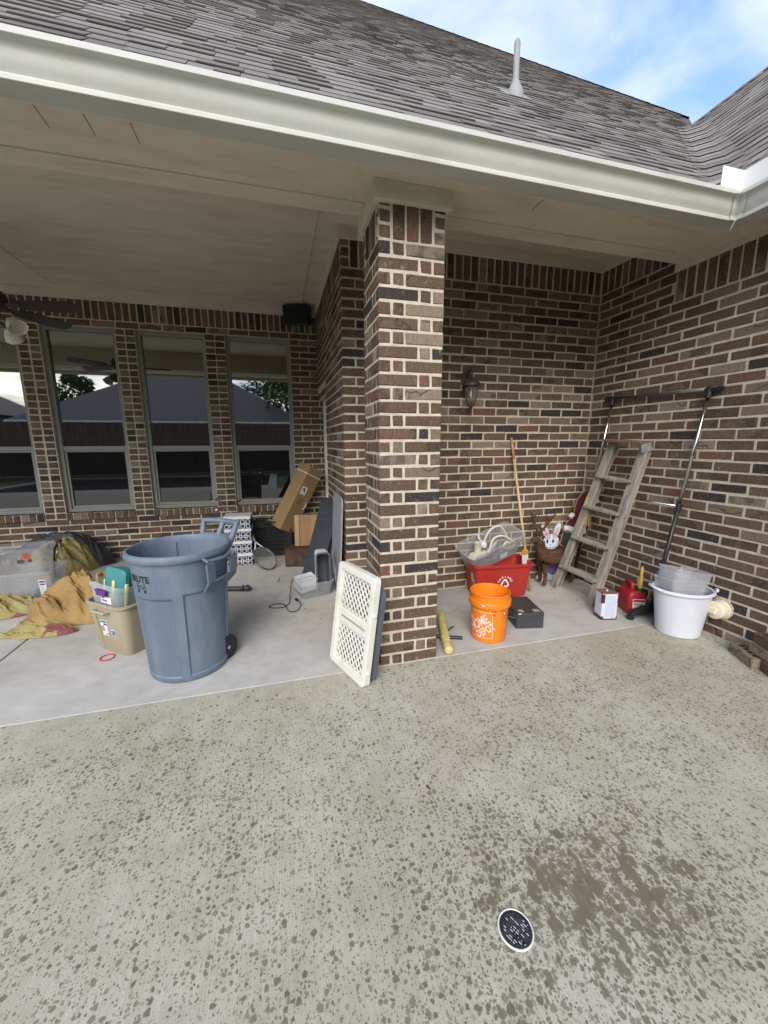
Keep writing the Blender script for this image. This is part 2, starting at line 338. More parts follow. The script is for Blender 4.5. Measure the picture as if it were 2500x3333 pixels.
def glass_mat(ior=3.3):
    m, t, b, o = newmat('window_glass'); b.inputs['Base Color'].default_value = (.006, .007, .008, 1); b.inputs['Roughness'].default_value = .015; b.inputs['IOR'].default_value = ior
    tcn = N(t, 'ShaderNodeTexCoord'); bump(t, b, noise_n(t, tcn.outputs['Object'], 1.6, 2).outputs[0], .012, .02); return m
def wood_mat(name, lo, hi, scale=30, axis=2, rough=.75):
    if name in MATS: return MATS[name]
    m, t, b, o = newmat(name); tcn = N(t, 'ShaderNodeTexCoord'); s = [1, 1, 1]; s[axis] = .06
    n = noise_n(t, mapping(t, tcn.outputs['Object'], s), scale, 6, .65, .3); n2 = noise_n(t, tcn.outputs['Object'], 5, 4)
    c = ramp(t, n.outputs[0], [(.3, lo), (.68, hi)]).outputs[0]
    c = mixc(t, .5, c, ramp(t, n2.outputs[0], [(.3, (.7, .68, .66)), (.65, (1.1, 1.1, 1.1))]).outputs[0], 'MULTIPLY')
    LK(t, c, b.inputs['Base Color']); b.inputs['Roughness'].default_value = rough; bump(t, b, n.outputs[0], .4, .003); MATS[name] = m; return m
M_BRICK = brick_mat(); M_MORTAR = mortar_mat(); M_SHIN = shingle_mat(); M_CONO = concrete_mat(True); M_CONI = concrete_mat(False); M_GLASS = glass_mat(3.8); M_SCREEN = glass_mat(1.95)
M_TAN = mk('tan_paint', (.66, .595, .475), .7, .05, 2.5, .12, 90, dirt=(.33, .28, .20), dirt_amt=.3, dscale=1.6, stretch=(1, 4, 4))
M_GUT = mk('gutter_enamel', (.53, .525, .475), .6, .04, 3, dirt=(.36, .33, .25), dirt_amt=.45, dscale=2.2, stretch=(.6, 3, 2))
M_WHITE = mk('white_paint', (.74, .74, .72), .5, .04, 5, dirt=(.5, .48, .44), dirt_amt=.25)
M_FRAME = mk('grey_vinyl', (.25, .25, .215), .5, .05, 5)

# ------------------------------------------------------------------ ground
CRS = .0794; XR, YB, XS, YW = 2.62, 1.185, -.02, 3.33
ZSOF, ZCEIL, YEDGE = 2.90, 3.25, .34
def slab(name, x0, y0, x1, y1, z1, mat, th=.12, r=.005, sub=1):
    m = MB(); o = []
    for ins, z in ((0, z1-th), (0, z1-r), (r*.3, z1-r*.3), (r, z1)):
        o.append([Vector((x0+ins, y0+ins, z)), Vector((x1-ins, y0+ins, z)), Vector((x1-ins, y1-ins, z)), Vector((x0+ins, y1-ins, z))])
    m.rings(o); ob = m.build(name, mat); return tag(ob, kind='structure')
M_SOIL = mk('joint_dirt', (.10, .085, .065), .95, .3, 20)
M_GRASS = mk('grass', (.06, .10, .03), .9, .35, 3, .8, 60)
tag(MB().add([(-150, -150, -.06), (150, -150, -.06), (150, 150, -.06), (-150, 150, -.06)], [(0, 1, 2, 3)]).build('ground', M_GRASS), kind='structure')
tag(MB().add([(-8, -4.2, -.012), (4, -4.2, -.012), (4, 4, -.012), (-8, 4, -.012)], [(0, 1, 2, 3)]).build('joint_bed', M_SOIL), kind='structure')
slab('patio_slab_outer', -9, -4.2, XR+.02, -.004, 0, M_CONO)
slab('patio_slab_covered', -2.545, .004, XR+.02, YW+.02, 0, M_CONI)
slab('patio_slab_covered', -7, .004, -2.557, YW+.02, 0, M_CONI)
# floor drain
DR = (.0433, -1.5005)
dr = empty('floor_drain', (DR[0], DR[1], 0), R(25), 'round black slotted drain grate with a white rim set in the concrete', 'drain')
M_BLKP = mk('black_plastic', (.018, .018, .02), .45, .2, 20); M_PVC = mk('pvc_white', (.72, .71, .66), .45, .05, 12, dirt=(.4, .36, .28), dirt_amt=.5, dscale=9)
MB().lathe([(.0545, -.01), (.0545, .003), (.053, .0045), (.0505, .0045), (.0495, .003), (.0495, -.01)], 40).build('rim', M_PVC, dr, 40)
MB().lathe([(0, .0005), (.049, .0005)], 40).build('well', mk('drain_dark', (.006, .006, .007), .6), dr)
MB().lathe([(.0488, .001), (.0488, .0035), (.041, .0045), (.0405, .001)], 40).build('grate_ring', M_BLKP, dr, 40)
M_SLAT = mk('wet_slat', (.055, .057, .06), .25, .5, 60)
for i in range(-5, 6):
    x = i*.0072; h = math.sqrt(max(.0001, .0415**2-x*x))
    MB().span((x-.0018, -h, .001), (x+.0018, h, .0042)).build('slat', M_SLAT, dr)
wet = MB()  # short pale grey bars scattered along the slats
for k in range(34):
    i = random.randrange(-5, 6); x = i*.0072; h = math.sqrt(max(.0001, .038**2-x*x)); y = random.uniform(-h, h)
    wet.span((x-.0016, y-.003-.009*random.random(), .0042), (x+.0016, y+.001, .0047))
tag(wet.build('pale_bits', mk('pale_bits', (.42, .44, .46), .2), dr), kind='stuff')

# ------------------------------------------------------------------ bricks
BCACHE = {}
def brick_mesh(l, h, d):
    key = (round(l*100), round(h*200), round(d*200), random.randrange(5))
    if key in BCACHE: return BCACHE[key]
    rnd = random.Random(hash(key)); bm = bmesh.new(); bmesh.ops.create_cube(bm, size=1)
    for v in bm.verts: v.co = Vector((v.co.x*l, v.co.y*d, v.co.z*h))
    bmesh.ops.bevel(bm, geom=bm.edges[:], offset=.0045, segments=1, affect='EDGES')
    for v in bm.verts: v.co += Vector((rnd.uniform(-1, 1)*.0022, rnd.uniform(-1, 1)*.0018, rnd.uniform(-1, 1)*.0020))
    me = bpy.data.meshes.new('brick'); bm.to_mesh(me); bm.free(); me.materials.append(M_BRICK); BCACHE[key] = me; return me
def pillar_hides(p):
    # sight line from the camera crosses the pillar footprint
    d = Vector(p)-CAM
    for t in [i/60 for i in range(20, 60)]:
        q = CAM+d*t
        if .0 < q.x < .405 and 0 < q.y < .4: return True
    return False
def place_bricks(parent, items, limit=300):
    """items: (local centre, (l,h,d)); the ones showing largest become objects, the rest one joined part"""
    M = parent.matrix_world if False else Matrix.LocRotScale(parent.location, parent.rotation_euler, None)
    sc = []
    for i, (c, s) in enumerate(items):
        wp = M @ Vector(c); q = pix(wp); a = 0
        if q and -60 < q[0] < 2560 and -60 < q[1] < 3393 and (parent.name.startswith('brick_pillar') or not pillar_hides(wp)): a = s[0]*s[1]/(q[2]**2)
        sc.append((a, i))
    sc.sort(reverse=True); big = {i for a, i in sc[:limit]}
    rest = MB()
    for i, (c, s) in enumerate(items):
        if i in big:
            o = bpy.data.objects.new('brick', brick_mesh(*s)); link(o, parent); o.location = (c[0], c[1]+random.uniform(-.0022, .0022), c[2])
            o.rotation_euler = (0, random.uniform(-.004, .004), random.uniform(-.003, .003))
        else:
            me = brick_mesh(*s); rest.add([v.co+Vector(c) for v in me.vertices], [p.vertices for p in me.polygons])
    if rest.v:
        o = rest.build('brickwork', M_BRICK, parent, fixn=False); o['kind'] = 'stuff'
BL, BH, BD, HJ = .2405, .0658, .07, .0135
def course_fill(items, z, u0, u1, off, dy=0):
    """running bond stretchers clipped to u0..u1"""
    u = math.floor((u0-off)/.254)*.254+off
    while u < u1:
        a, b = max(u, u0), min(u+BL, u1)
        if b-a > .02:
            j = random.uniform(-.0025, .0025); items.append((((a+b)/2+j*.5, BD/2+dy, z+BH/2+.007), (b-a-abs(j), BH, BD)))
        u += .254
def cut(u0, u1, z, ops):
    iv = [(u0, u1)]
    for (a, b, za, zb) in ops:
        if za-.02 < z+BH/2 < zb+.02:
            n = []
            for p, q in iv:
                if b <= p or a >= q: n.append((p, q)); continue
                if a > p: n.append((p, a))
                if b < q: n.append((b, q))
            iv = n
    return iv
def soldiers(items, z0, h, u0, u1):
    n = max(1, round((u1-u0)/.0794)); p = (u1-u0)/n
    for k in range(n): items.append(((u0+(k+.5)*p, BD/2, z0+.005+h/2), (p-.013, h-.003, BD)))
def mortar_box(parent, spans):
    m = MB()
    for a, b in spans: m.span(a, b)
    m.build('mortar', M_MORTAR, parent)

# pillar
pil = empty('brick_pillar', (0, 0, 0), 0, 'freestanding square brick pillar holding up the porch soffit', 'pillar')
W = .4045
mortar_box(pil, [((.0035, .0035, 0), (W-.0035, W-.0035, 2.86))])
it = []
def pin(local, face):   # rotate a box given for the front face around the pillar axis
    (c, s) = local; x, y = c[0]-W/2, c[1]-W/2
    for _ in range(face): x, y = -y, x
    s2 = s if face % 2 == 0 else (s[2], s[1], s[0])
    return ((x+W/2, y+W/2, c[2]), s2)
for n in range(33):
    z = n*CRS+.007+BH/2
    for f in range(4):
        if n % 2:
            it += [pin(((.2405/2, BD/2, z), (.2405, BH, BD)), f), pin(((.2535+.0665/2, BD/2, z), (.0665, BH, BD)), f)]
        else:
            it += [pin(((W-.2405/2, BD/2, z), (.2405, BH, BD)), f), pin(((W-.2535-.0665/2, BD/2, z), (.0665, BH, BD)), f)]
for f in range(4):
    for k in range(3): it.append(pin(((.08+(k+.5)*(W-.16)/3, BD/2, 33*CRS+.005+.1), ((W-.16)/3-.01, .2, BD)), f))
    for k in range(3): it.append(pin(((BD/2+.001, BD/2+.001, (33+k)*CRS+.007+BH/2), (.071, BH, .071)), f))
place_bricks(pil, it)

# alcove back wall (behind the pillar, facing the camera)
alc = empty('brick_wall', (XS, YB, 0), 0, 'brick wall at the back of the alcove behind the pillar, carrying the lantern', 'wall')
LA = XR-XS
mortar_box(alc, [((.0035, .0035, 0), (LA+.08, .1, 3.2))])
it = []
for n in range(37): course_fill(it, n*CRS, 0 if n % 2 else 0, LA-.003, .127 if n % 2 else 0)
soldiers(it, 37*CRS, .235, .075, LA-.003)
for k in range(3): it.append(((BD/2, BD/2, (37+k)*CRS+.007+BH/2), (.07, BH, BD)))
place_bricks(alc, it)

# side wall of the covered patio, faces left, with the doorway
sid = empty('brick_wall', (XS, YW, 0), R(-90), 'brick side wall behind the pillar with a white framed doorway at its far end', 'wall')
LS = YW-YB-.075; DW = YW-2.456; DH = 2.06
mortar_box(sid, [((DW, .0035, 0), (LS+.068, .1, 3.2)), ((-.0, .0035, DH), (DW, .1, 3.2))])
it = []
for n in range(37):
    for a, b in cut(0, LS, n*CRS, [(-.1, DW, 0, DH+.1)]): course_fill(it, n*CRS, a, b, .05+(.127 if n % 2 else 0))
soldiers(it, 37*CRS, .235, 0, LS); soldiers(it, 26*CRS, .074, 0, DW)
place_bricks(sid, it, 260)
dfr = empty('door', (XS, YW, 0), R(-90), 'white door frame and door recessed in the brick side wall', 'door')
MB().span((.03, .11, 0), (DW-.0, .14, DH)).build('door_leaf', M_WHITE, dfr)
MB().span((DW-.065, .065, 0), (DW-.002, .11, DH)).span((.0, .065, 0), (.05, .11, DH)).span((.05, .065, DH-.05), (DW-.065, .11, DH)).build('door_frame', M_WHITE, dfr, bevel=.004)

# right wall, faces left
rig = empty('brick_wall', (XR, YB, 0), R(-90), 'long brick wall on the right with the ladder and rack leaning on it', 'wall')
LR = 3.4; USTEP = YB-.388
mortar_box(rig, [((0, .0035, 0), (LR, .1, 2.93)), ((0, .0035, 2.93), (USTEP, .1, 3.2))])
it = []
for n in range(37):
    off = .02+(.127 if n % 2 else 0)
    if n < 33: course_fill(it, n*CRS, .003, LR, off)
    else: course_fill(it, n*CRS, .003, USTEP-.005, off)
soldiers(it, 37*CRS, .235, .003, USTEP-.005); soldiers(it, 33*CRS, .235, USTEP+.005, LR)
place_bricks(rig, it)

# window wall at the back of the covered patio
X0 = -5.2
bak = empty('brick_wall', (X0, YW, 0), 0, 'brick wall with tall windows at the back of the covered patio', 'wall')
WINS = [(-4.23, -3.43), (-3.20, -2.43), (-2.215, -1.43), (-1.19, -.375)]
WZ0, WZ1 = 8*CRS, 36*CRS
ops = [(a-X0, b-X0, 6.7*CRS, WZ1) for a, b in WINS]
LB = .07-X0
sp = [((0, .0035, 0), (LB, .1, 6.8*CRS)), ((0, .0035, WZ1), (LB, .1, 3.2))]
edges = [0]+[v for a, b in WINS for v in (a-X0, b-X0)]+[LB]
for k in range(0, len(edges), 2): sp.append(((edges[k], .0035, 6.8*CRS), (edges[k+1], .1, WZ1)))
for a, b in WINS: sp.append(((a-X0+.002, -.0145, 6.86*CRS), (b-X0-.002, .0, 7.92*CRS)))
mortar_box(bak, sp)
it = []
for n in range(37):
    for a, b in cut(0, LB, n*CRS, ops):
        if n < 7 or n == 36 or b-a > .3: course_fill(it, n*CRS, a+(.003 if n >= 7 else 0), b-(.003 if n >= 7 else 0), .127 if n % 2 else 0)
        else:
            hw = (b-a-.008)/2
            for q in (0, 1): it.append(((a+.002+hw*(q+.5)+q*.004, BD/2, n*CRS+BH/2+.007), (hw-.008, BH, BD)))
soldiers(it, 37*CRS, .235, 0, LB)
for a, b in WINS:
    n = round((b-a)/.0794); p = (b-a)/n
    for k in range(n): it.append((((a-X0)+(k+.5)*p, .045, 7*CRS+.028), (p-.0095, .088, .13)))
place_bricks(bak, it)

# windows
WL = ['leftmost tall window, cut by the picture edge behind the ceiling fan', 'tall double hung window behind the ceiling fan, second from the left', 'tall double hung window above the grey wheeled bin, reflecting a roof', 'tall double hung window next to the doorway, with the cardboard box leaning before it']
for (a, b), lab in zip(WINS, WL):
    wd = empty('window', (a, YW, WZ0), 0, lab, 'window'); ww, hh = b-a, WZ1-WZ0; zr = 1.43-WZ0
    MB().span((0, .05, 0), (.045, .1, hh)).span((ww-.045, .05, 0), (ww, .1, hh)).span((.045, .05, hh-.045), (ww-.045, .1, hh)).span((.045, .05, 0), (ww-.045, .1, .045)).build('frame', M_FRAME, wd, bevel=.004)
    MB().span((.045, .058, zr-.028), (ww-.045, .098, zr+.028)).build('meeting_rail', M_FRAME, wd, bevel=.004)
    MB().span((.045, .07, .045), (.07, .098, zr-.028)).span((ww-.07, .07, .045), (ww-.045, .098, zr-.028)).span((.07, .07, .045), (ww-.07, .098, .075)).span((.07, .07, zr-.045), (ww-.07, .098, zr-.028)).build('lower_sash', M_FRAME, wd, bevel=.003)
    for z0, z1, gm_ in ((.03, zr, M_SCREEN), (zr, hh-.03, M_GLASS)): MB().add([(.04, .092, z0), (ww-.04, .092, z0), (ww-.04, .092, z1), (.04, .092, z1)], [(0, 1, 2, 3)]).build('pane', gm_, wd)

# ------------------------------------------------------------------ porch ceiling, soffit, friezes
por = empty('porch_ceiling', (0, 0, ZCEIL), 0, 'tan painted porch ceiling with battens over the patio and alcove', 'ceiling')
def pt(name, a, b, parent, z0, mat=M_TAN, bv=.003):
    return MB().span((a[0], a[1], a[2]-z0), (b[0], b[1], b[2]-z0)).build(name, mat, parent, bevel=bv)
pt('ceiling_panel', (-6, YEDGE-.02, ZCEIL), (XR+.1, YB+.02, ZCEIL+.05), por, ZCEIL, bv=0)
pt('ceiling_panel', (-6, YB+.02, ZCEIL), (XS+.1, YW+.1, ZCEIL+.05), por, ZCEIL, bv=0)
for y in (1.68, 2.95): pt('batten', (-6, y-.012, ZCEIL-.008), (-.235, y+.012, ZCEIL+.002), por, ZCEIL)
pt('batten', (-.235, YEDGE, ZCEIL-.01), (-.205, YW-.02, ZCEIL+.002), por, ZCEIL)
pt('batten', (-2.95, YEDGE, ZCEIL-.006), (-2.93, YW-.02, ZCEIL+.002), por, ZCEIL)
pt('frieze_board', (-6, YW-.022, 3.147), (XS-.022, YW, ZCEIL), por, ZCEIL)
pt('frieze_board', (XS-.022, YB-.022, 3.147), (XS, YW, ZCEIL), por, ZCEIL)
pt('frieze_board', (XS, YB-.022, 3.147), (XR-.022, YB, ZCEIL), por, ZCEIL)
pt('frieze_board', (XR-.022, YEDGE, 3.147), (XR, YB, ZCEIL), por, ZCEIL)
sof = empty('porch_soffit', (0, 0, ZSOF), 0, 'tan boxed soffit and beam running under the gutter', 'soffit')
pt('soffit_panel', (-6, -.17, ZSOF), (2.36, YEDGE, ZSOF+.02), sof, ZSOF, bv=0)
pt('soffit_panel', (2.36, -3.4, ZSOF), (XR+.1, YEDGE, ZSOF+.0205), sof, ZSOF, bv=0)
pt('beam_face', (-6, YEDGE, ZSOF-.0), (XR, YEDGE+.02, ZCEIL+.02), sof, ZSOF)
pt('trim_strip', (-6, .205, ZSOF-.011), (-.03, .225, ZSOF+.001), sof, ZSOF)
pt('trim_strip', (.435, .205, ZSOF-.011), (2.36, .225, ZSOF+.001), sof, ZSOF)
pt('seam_strip', (-.13, -.165, ZSOF-.005), (-.105, .204, ZSOF+.001), sof, ZSOF)
pt('frieze_board', (XR-.03, -3.4, 2.853), (XR, .388, ZSOF+.01), sof, ZSOF)
pt('fascia', (-6, -.19, 2.852), (2.36, -.17, 2.985), sof, ZSOF); pt('fascia', (2.34, -3.4, 2.852), (2.36, -.19, 2.985), sof, ZSOF)
pt('pillar_capital', (-.028, -.03, 2.80), (.432, .432, ZSOF), sof, ZSOF, bv=.004); pt('pillar_capital', (-.028, YEDGE+.02, ZSOF), (.432, .432, ZCEIL), sof, ZSOF)
for x in (-1.72, -1.52, -1.34, -1.16): MB().span((x-.0015, -.15, -.0015), (x+.0015, .03, .0005)).build('seam_mark', mk('seam_dark', (.13, .11, .08), .9), sof, rot=None)
MB().span((.98, -.1, -.0015), (.984, .02, .0005)).build('seam_mark', MATS['seam_dark'], sof)

# ------------------------------------------------------------------ gutters
PROF = [(.002, .135), (.002, 0), (.098, 0), (.100, .002), (.100, .017), (.094, .021), (.092, .027), (.097, .036), (.106, .050), (.113, .066), (.117, .082), (.121, .096), (.132, .107), (.146, .112), (.150, .116), (.150, .137), (.147, .140), (.139, .140), (.136, .136), (.138, .12)]
ZG = 2.846
def gutter(name, lab, path):
    g = empty(name, (0, 0, ZG), 0, lab, 'gutter'); m = MB(); n = len(PROF); k = len(path(PROF[0][0])); vs = []
    for o, z in PROF:
        for q in path(o): vs.append((q[0], q[1], z))
    fs = [(i*k+j, i*k+j+1, (i+1)*k+j+1, (i+1)*k+j) for i in range(n-1) for j in range(k-1)]
    m.add(vs, fs).build('trough', M_GUT, g, 32); return g
XGL = -6.2
gutter('gutter', 'off-white gutter along the front eave above the pillar', lambda o: [(XGL, -.19-o, 0), (-3, -.19-o, 0), (0, -.19-o, 0), (2.315-o, -.19-o, 0)])
g2 = gutter('gutter', 'off-white gutter on the right-hand eave at the inside corner', lambda o: [(2.321-o, -.196-o, 0), (2.321-o, -1.5, 0), (2.321-o, -3.4, 0)])
# mitre box strip and splash guard
cs = empty('gutter_corner', (2.318, -.193, ZG), 0, 'white sheet metal corner strip covering the gutter mitre', 'gutter corner')
v = []; f = []
for o, z in PROF[3:15]:
    v += [(-o-.045, -o-.002, z), (-o-.002, -o-.004, z), (-o-.003, -o-.045, z)]
for i in range(11): f += [(i*3, i*3+1, i*3+4, i*3+3), (i*3+1, i*3+2, i*3+5, i*3+4)]
MB().add(v, f).build('strip', M_GUT, cs, 50)
spg = empty('splash_guard', (2.318-.144, -.193-.144, ZG+.13), 0, 'upright white splash guard plate at the gutter inside corner', 'splash guard')
MB().span((-.17, -.002, 0), (0, .001, .115)).build('plate', M_WHITE, spg, bevel=.0008)
MB().span((-.001, -.6, 0), (.002, -.002, .115)).build('plate', M_WHITE, spg, bevel=.0008)

# ------------------------------------------------------------------ roofs
S2 = math.sqrt(.5)
SHC = {}
def shingle_mesh(wd, th):
    key = (round(wd*50), round(th*1000))
    if key in SHC: return SHC[key]
    w2 = wd/2-.0012
    g = th*.5   # the butt lifts off the course below and leaves a dark gap
    vs = [(-w2, 0, g), (w2, 0, g), (w2, .19, 0), (-w2, .19, 0), (-w2, 0, th), (w2, 0, th), (w2, .19, .001), (-w2, .19, .001)]
    me = MB().add(vs, [(0, 1, 5, 4), (4, 5, 6, 7), (1, 2, 6, 5), (0, 4, 7, 3), (0, 3, 2, 1)]).mesh('shingle', M_SHIN, fixn=False); SHC[key] = me; return me
EX = .143
def roof(name, lab, org, rz, u0, u1fn, smax, limit):
    """local frame: x along the eave, y up the slope, z off the slope"""
    r = empty(name, org, 0, lab, 'roof'); M = Matrix.Rotation(rz, 4, 'Z') @ Matrix.Rotation(R(45), 4, 'X')
    W_ = Matrix.Translation(org) @ M
    items = []; n = int(smax/EX)
    for i in range(n):
        s = i*EX; ua, ub = u0, u1fn(s); u = ua-random.random()*.3; thick = False
        while u < ub:
            wd = random.choice((.13, .17, .2, .24, .28, .33)); c = u+wd/2
            a, b = max(u, ua), min(u+wd, ub)
            if b-a > .03:
                p = W_ @ Vector(((a+b)/2, s, .01)); q = pix(p)
                if q and -260 < q[0] < 2760 and -300 < q[1] < 1200:
                    th = .0115 if thick else .0065
                    items.append(((EX*wd)/(q[2]**2) if -20 < q[0] < 2520 and -20 < q[1] < 720 else 0, ((a+b)/2, s, .0), b-a, th+random.uniform(0, .002)))
            u += wd; thick = not thick if random.random() < .8 else thick
    items.sort(key=lambda t: -t[0]); rest = MB(); R3 = M.to_3x3()
    for k, (a, c, wd, th) in enumerate(items):
        me = shingle_mesh(wd, th)
        if k < limit and a > 0:
            o = bpy.data.objects.new('shingle', me); link(o, r); o.location = R3 @ Vector((c[0], c[1], c[2]+.004)); o.rotation_euler = M.to_euler()
        else: rest.add([R3 @ (v.co+Vector((c[0], c[1], c[2]+.004))) for v in me.vertices], [p.vertices for p in me.polygons])
    if rest.v: o = rest.build('shingle_courses', M_SHIN, r, fixn=False); o['kind'] = 'stuff'
    return r, R3
ORG = (0, -.215, 2.962)
def front_u1(s):
    y = ORG[1]+s*S2; v = 2.36+(y+.17); h = 6.45-(y-3.73)
    return min(v, h) if y > 2.6 else v
fr, R3 = roof('shingle_roof', 'grey-brown shingle roof slope over the covered patio, rising to a hip', ORG, 0, -7.5, front_u1, 13.6, 300)
m = MB(); pts = []
y1 = 9.9; zt = lambda y: ORG[2]+(y-ORG[1])
pts = [(-7.5, ORG[1]+.012, zt(ORG[1]+.012)-.004), (2.33, ORG[1]+.012, zt(ORG[1]+.012)-.004), (6.45+.0, 3.73, zt(3.73)-.004), (6.45-(y1-3.73), y1, zt(y1)-.004), (-7.5, y1, zt(y1)-.004)]
o = MB().add([Vector(p)-Vector(ORG) for p in pts], [(0, 1, 2, 3, 4)]).build('roof_deck', mk('felt', (.07, .065, .06), .95), fr)
# hip cap shingles along the silhouette, back slope behind
d = Vector((-1, 1, 1)); cap = MB()
for i in range(60):
    p = Vector((6.45, 3.73, zt(3.73)))+d*(i*.085)-Vector(ORG); q = p+d*.11
    a = Vector((-.10, -.10, -.07)); b = Vector((.12, .12, -.09)); up = Vector((0, 0, .012+.004*(i % 2)))
    cap.add([p+a+up*.6, p+up, p+b+up*.6, q+a+up*.3, q+up*.6, q+b+up*.3, p+a, p+b], [(0, 1, 4, 3), (1, 2, 5, 4), (6, 1, 0), (7, 2, 1)])
c_ = cap.build('hip_cap', M_SHIN, fr); c_['kind'] = 'stuff'
pb = [(6.45, 3.73, zt(3.73)), (6.45-(y1-3.73), y1, zt(y1)), (9, y1+4, 3), (11, 3.7, 3)]
MB().add([Vector(p)-Vector(ORG) for p in pb], [(0, 1, 2, 3)]).build('hip_slope', M_SHIN, fr)
# right-hand roof, eave running towards the camera, ridge parallel to it
ORG2 = (2.315, -.16, 2.962)
rr, R32 = roof('shingle_roof', 'grey-brown shingle roof slope at upper right beyond the gutter corner', (ORG2[0], 3.0, ORG2[2]), R(-90), 0, lambda s: 7.5, (5.1-2.315)/S2, 300)
# cut the part behind the valley by starting each row at the valley
for o in list(rr.children): bpy.data.objects.remove(o)
bpy.data.objects.remove(rr)
def roof_right():
    org = (ORG2[0], 2.7, ORG2[2]); r = empty('shingle_roof', org, 0, 'grey-brown shingle roof slope at upper right beyond the gutter corner', 'roof')
    M = Matrix.Rotation(R(-90), 4, 'Z') @ Matrix.Rotation(R(45), 4, 'X'); W_ = Matrix.Translation(org) @ M; R3 = M.to_3x3(); items = []
    n = int((5.1-2.315)/S2/EX)+1
    for i in range(n):
        s = i*EX; x = org[0]+s*S2; yv = -.17+(x-2.36)+.03; u = 2.7-yv; thick = False; end = 6.5
        while u < end:
            wd = random.choice((.13, .17, .2, .24, .28, .33)); p = W_ @ Vector((u+wd/2, s, 0)); q = pix(p)
            if q and q[0] < 2900: items.append(((EX*wd)/(q[2]**2) if q[0] < 2510 else 0, (u+wd/2, s, 0), wd, (.0115 if thick else .0065)+random.uniform(0, .002)))
            u += wd; thick = not thick if random.random() < .8 else thick
    items.sort(key=lambda t: -t[0]); rest = MB()
    for k, (a, c, wd, th) in enumerate(items):
        me = shingle_mesh(wd, th)
        if k < 280 and a > 0:
            o = bpy.data.objects.new('shingle', me); link(o, r); o.location = R3 @ Vector((c[0], c[1], .004)); o.rotation_euler = M.to_euler()
        else: rest.add([R3 @ (v.co+Vector((c[0], c[1], .004))) for v in me.vertices], [p.vertices for p in me.polygons])
    if rest.v: o = rest.build('shingle_courses', M_SHIN, r, fixn=False); o['kind'] = 'stuff'
    zr = lambda x: org[2]+(x-org[0])-.004
    P4 = [(2.33, -.20, zr(2.33)), (5.1, 2.56, zr(5.1)), (5.1, -4, zr(5.1)), (2.33, -4, zr(2.33))]
    MB().add([Vector(p)-Vector(org) for p in P4], [(0, 1, 2, 3)]).build('roof_deck', MATS['felt'], r)
    P5 = [(5.1, 2.56, zr(5.1)), (5.1, -4, zr(5.1)), (7.9, -4, zr(2.3)), (7.9, 2.56, zr(2.3))]
    MB().add([Vector(p)-Vector(org) for p in P5], [(0, 1, 2, 3)]).build('back_slope', M_SHIN, r)
    cap = MB()
    for i in range(46):
        y = 2.48-i*.143; p = Vector((5.1, y, zr(5.1)+.02))-Vector(org); q = p+Vector((0, -.19, -.012)); a = Vector((-.11, 0, -.1)); b = Vector((.11, 0, -.1)); up = Vector((0, 0, .012))
        cap.add([p+a, p, p+b, q+a, q, q+b, p+a+up, p+up, p+b+up], [(6, 7, 4, 3), (7, 8, 5, 4), (0, 1, 7, 6), (1, 2, 8, 7)])
    c_ = cap.build('ridge_cap', M_SHIN, r); c_['kind'] = 'stuff'
    # woven valley: shallow curved strips bridging both slopes
    val = MB()
    for i in range(26):
        s = i*.1; b = Vector((2.345+s, -.185+s, zr(2.345+s)+.016+.004*(i % 2)))-Vector(org); e = Vector((.1, .1, .1))*1.15
        L_ = [(-.17, 0, -.0), (-.085, 0, .0), (0, 0, .035), (0, -.085, .0), (0, -.17, 0)]
        A = [b+Vector((x, y, 0))+Vector((0, 0, z)) for x, y, z in [(-.22, .0, .004), (-.11, 0, .014), (-.03, -.03, .034), (0, -.11, .014), (0, -.22, .004)]]
        B = [p+e+Vector((0, 0, -.008)) for p in A]
        k = len(A); val.add(A+B, [(j, j+1, k+j+1, k+j) for j in range(k-1)])
    c_ = val.build('valley_weave', M_SHIN, r, True); c_['kind'] = 'stuff'
roof_right()
# vent pipe
vp = empty('vent_pipe', (1.88, 1.75, zt(1.75)), 0, 'grey plumbing vent pipe with flashing boot standing on the shingles', 'vent pipe')
M_LEAD = mk('grey_flashing', (.30, .30, .30), .6, .12, 9, dirt=(.16, .16, .16), dirt_amt=.5, dscale=14, stretch=(1, 1, .3))
MB().lathe([(.030, -.05), (.030, .43), (.027, .455), (.015, .47), (0, .474)], 20).build('pipe', M_LEAD, vp, 50)
MB().lathe([(.088, -.09), (.085, -.02), (.075, .03), (.058, .065), (.05, .075), (.052, .085), (.045, .10), (.034, .115), (.0305, .125)], 24).build('boot', M_LEAD, vp, 60)
MB().span((-.15, -.14, .006), (.15, .20, .010)).xf(Matrix.Rotation(R(45), 4, 'X')).build('flashing', M_LEAD, vp)

# ------------------------------------------------------------------ fixtures on the house
M_BRONZE = mk('dark_bronze', (.055, .038, .031), .5, .25, 15, .15, 60)
M_CLRGL = mk('lamp_glass', (.5, .47, .42), .08, .05, 5, alpha=.12)
lan = empty('wall_lantern', (1.165, YB, 2.075), 0, 'bronze carriage lantern mounted on the alcove brick wall', 'lantern')
MB().lathe([(.0, -.016), (.045, -.016), (.055, -.008), (.058, 0)], 24, (0, 0, 0), Matrix.Diagonal((1, 1.75, 1)).to_3x3()).xf(Matrix.Rotation(R(-90), 4, 'X') @ Matrix.Rotation(PI, 4, 'X')).build('back_plate', M_BRONZE, lan, 50)
MB().tube(catmull([(0, -.01, .03), (0, -.05, .075), (0, -.105, .075), (0, -.115, .03), (0, -.105, .0)]), [.011]*24+[.009], 8).build('arm', M_BRONZE, lan, True)
LC = (0, -.105, 0)
MB().lathe([(.012, .012), (.03, .005), (.06, -.015), (.078, -.045), (.082, -.058), (.082, -.066), (.06, -.07), (.058, -.085)], 24, LC).build('cap', M_BRONZE, lan, 50)
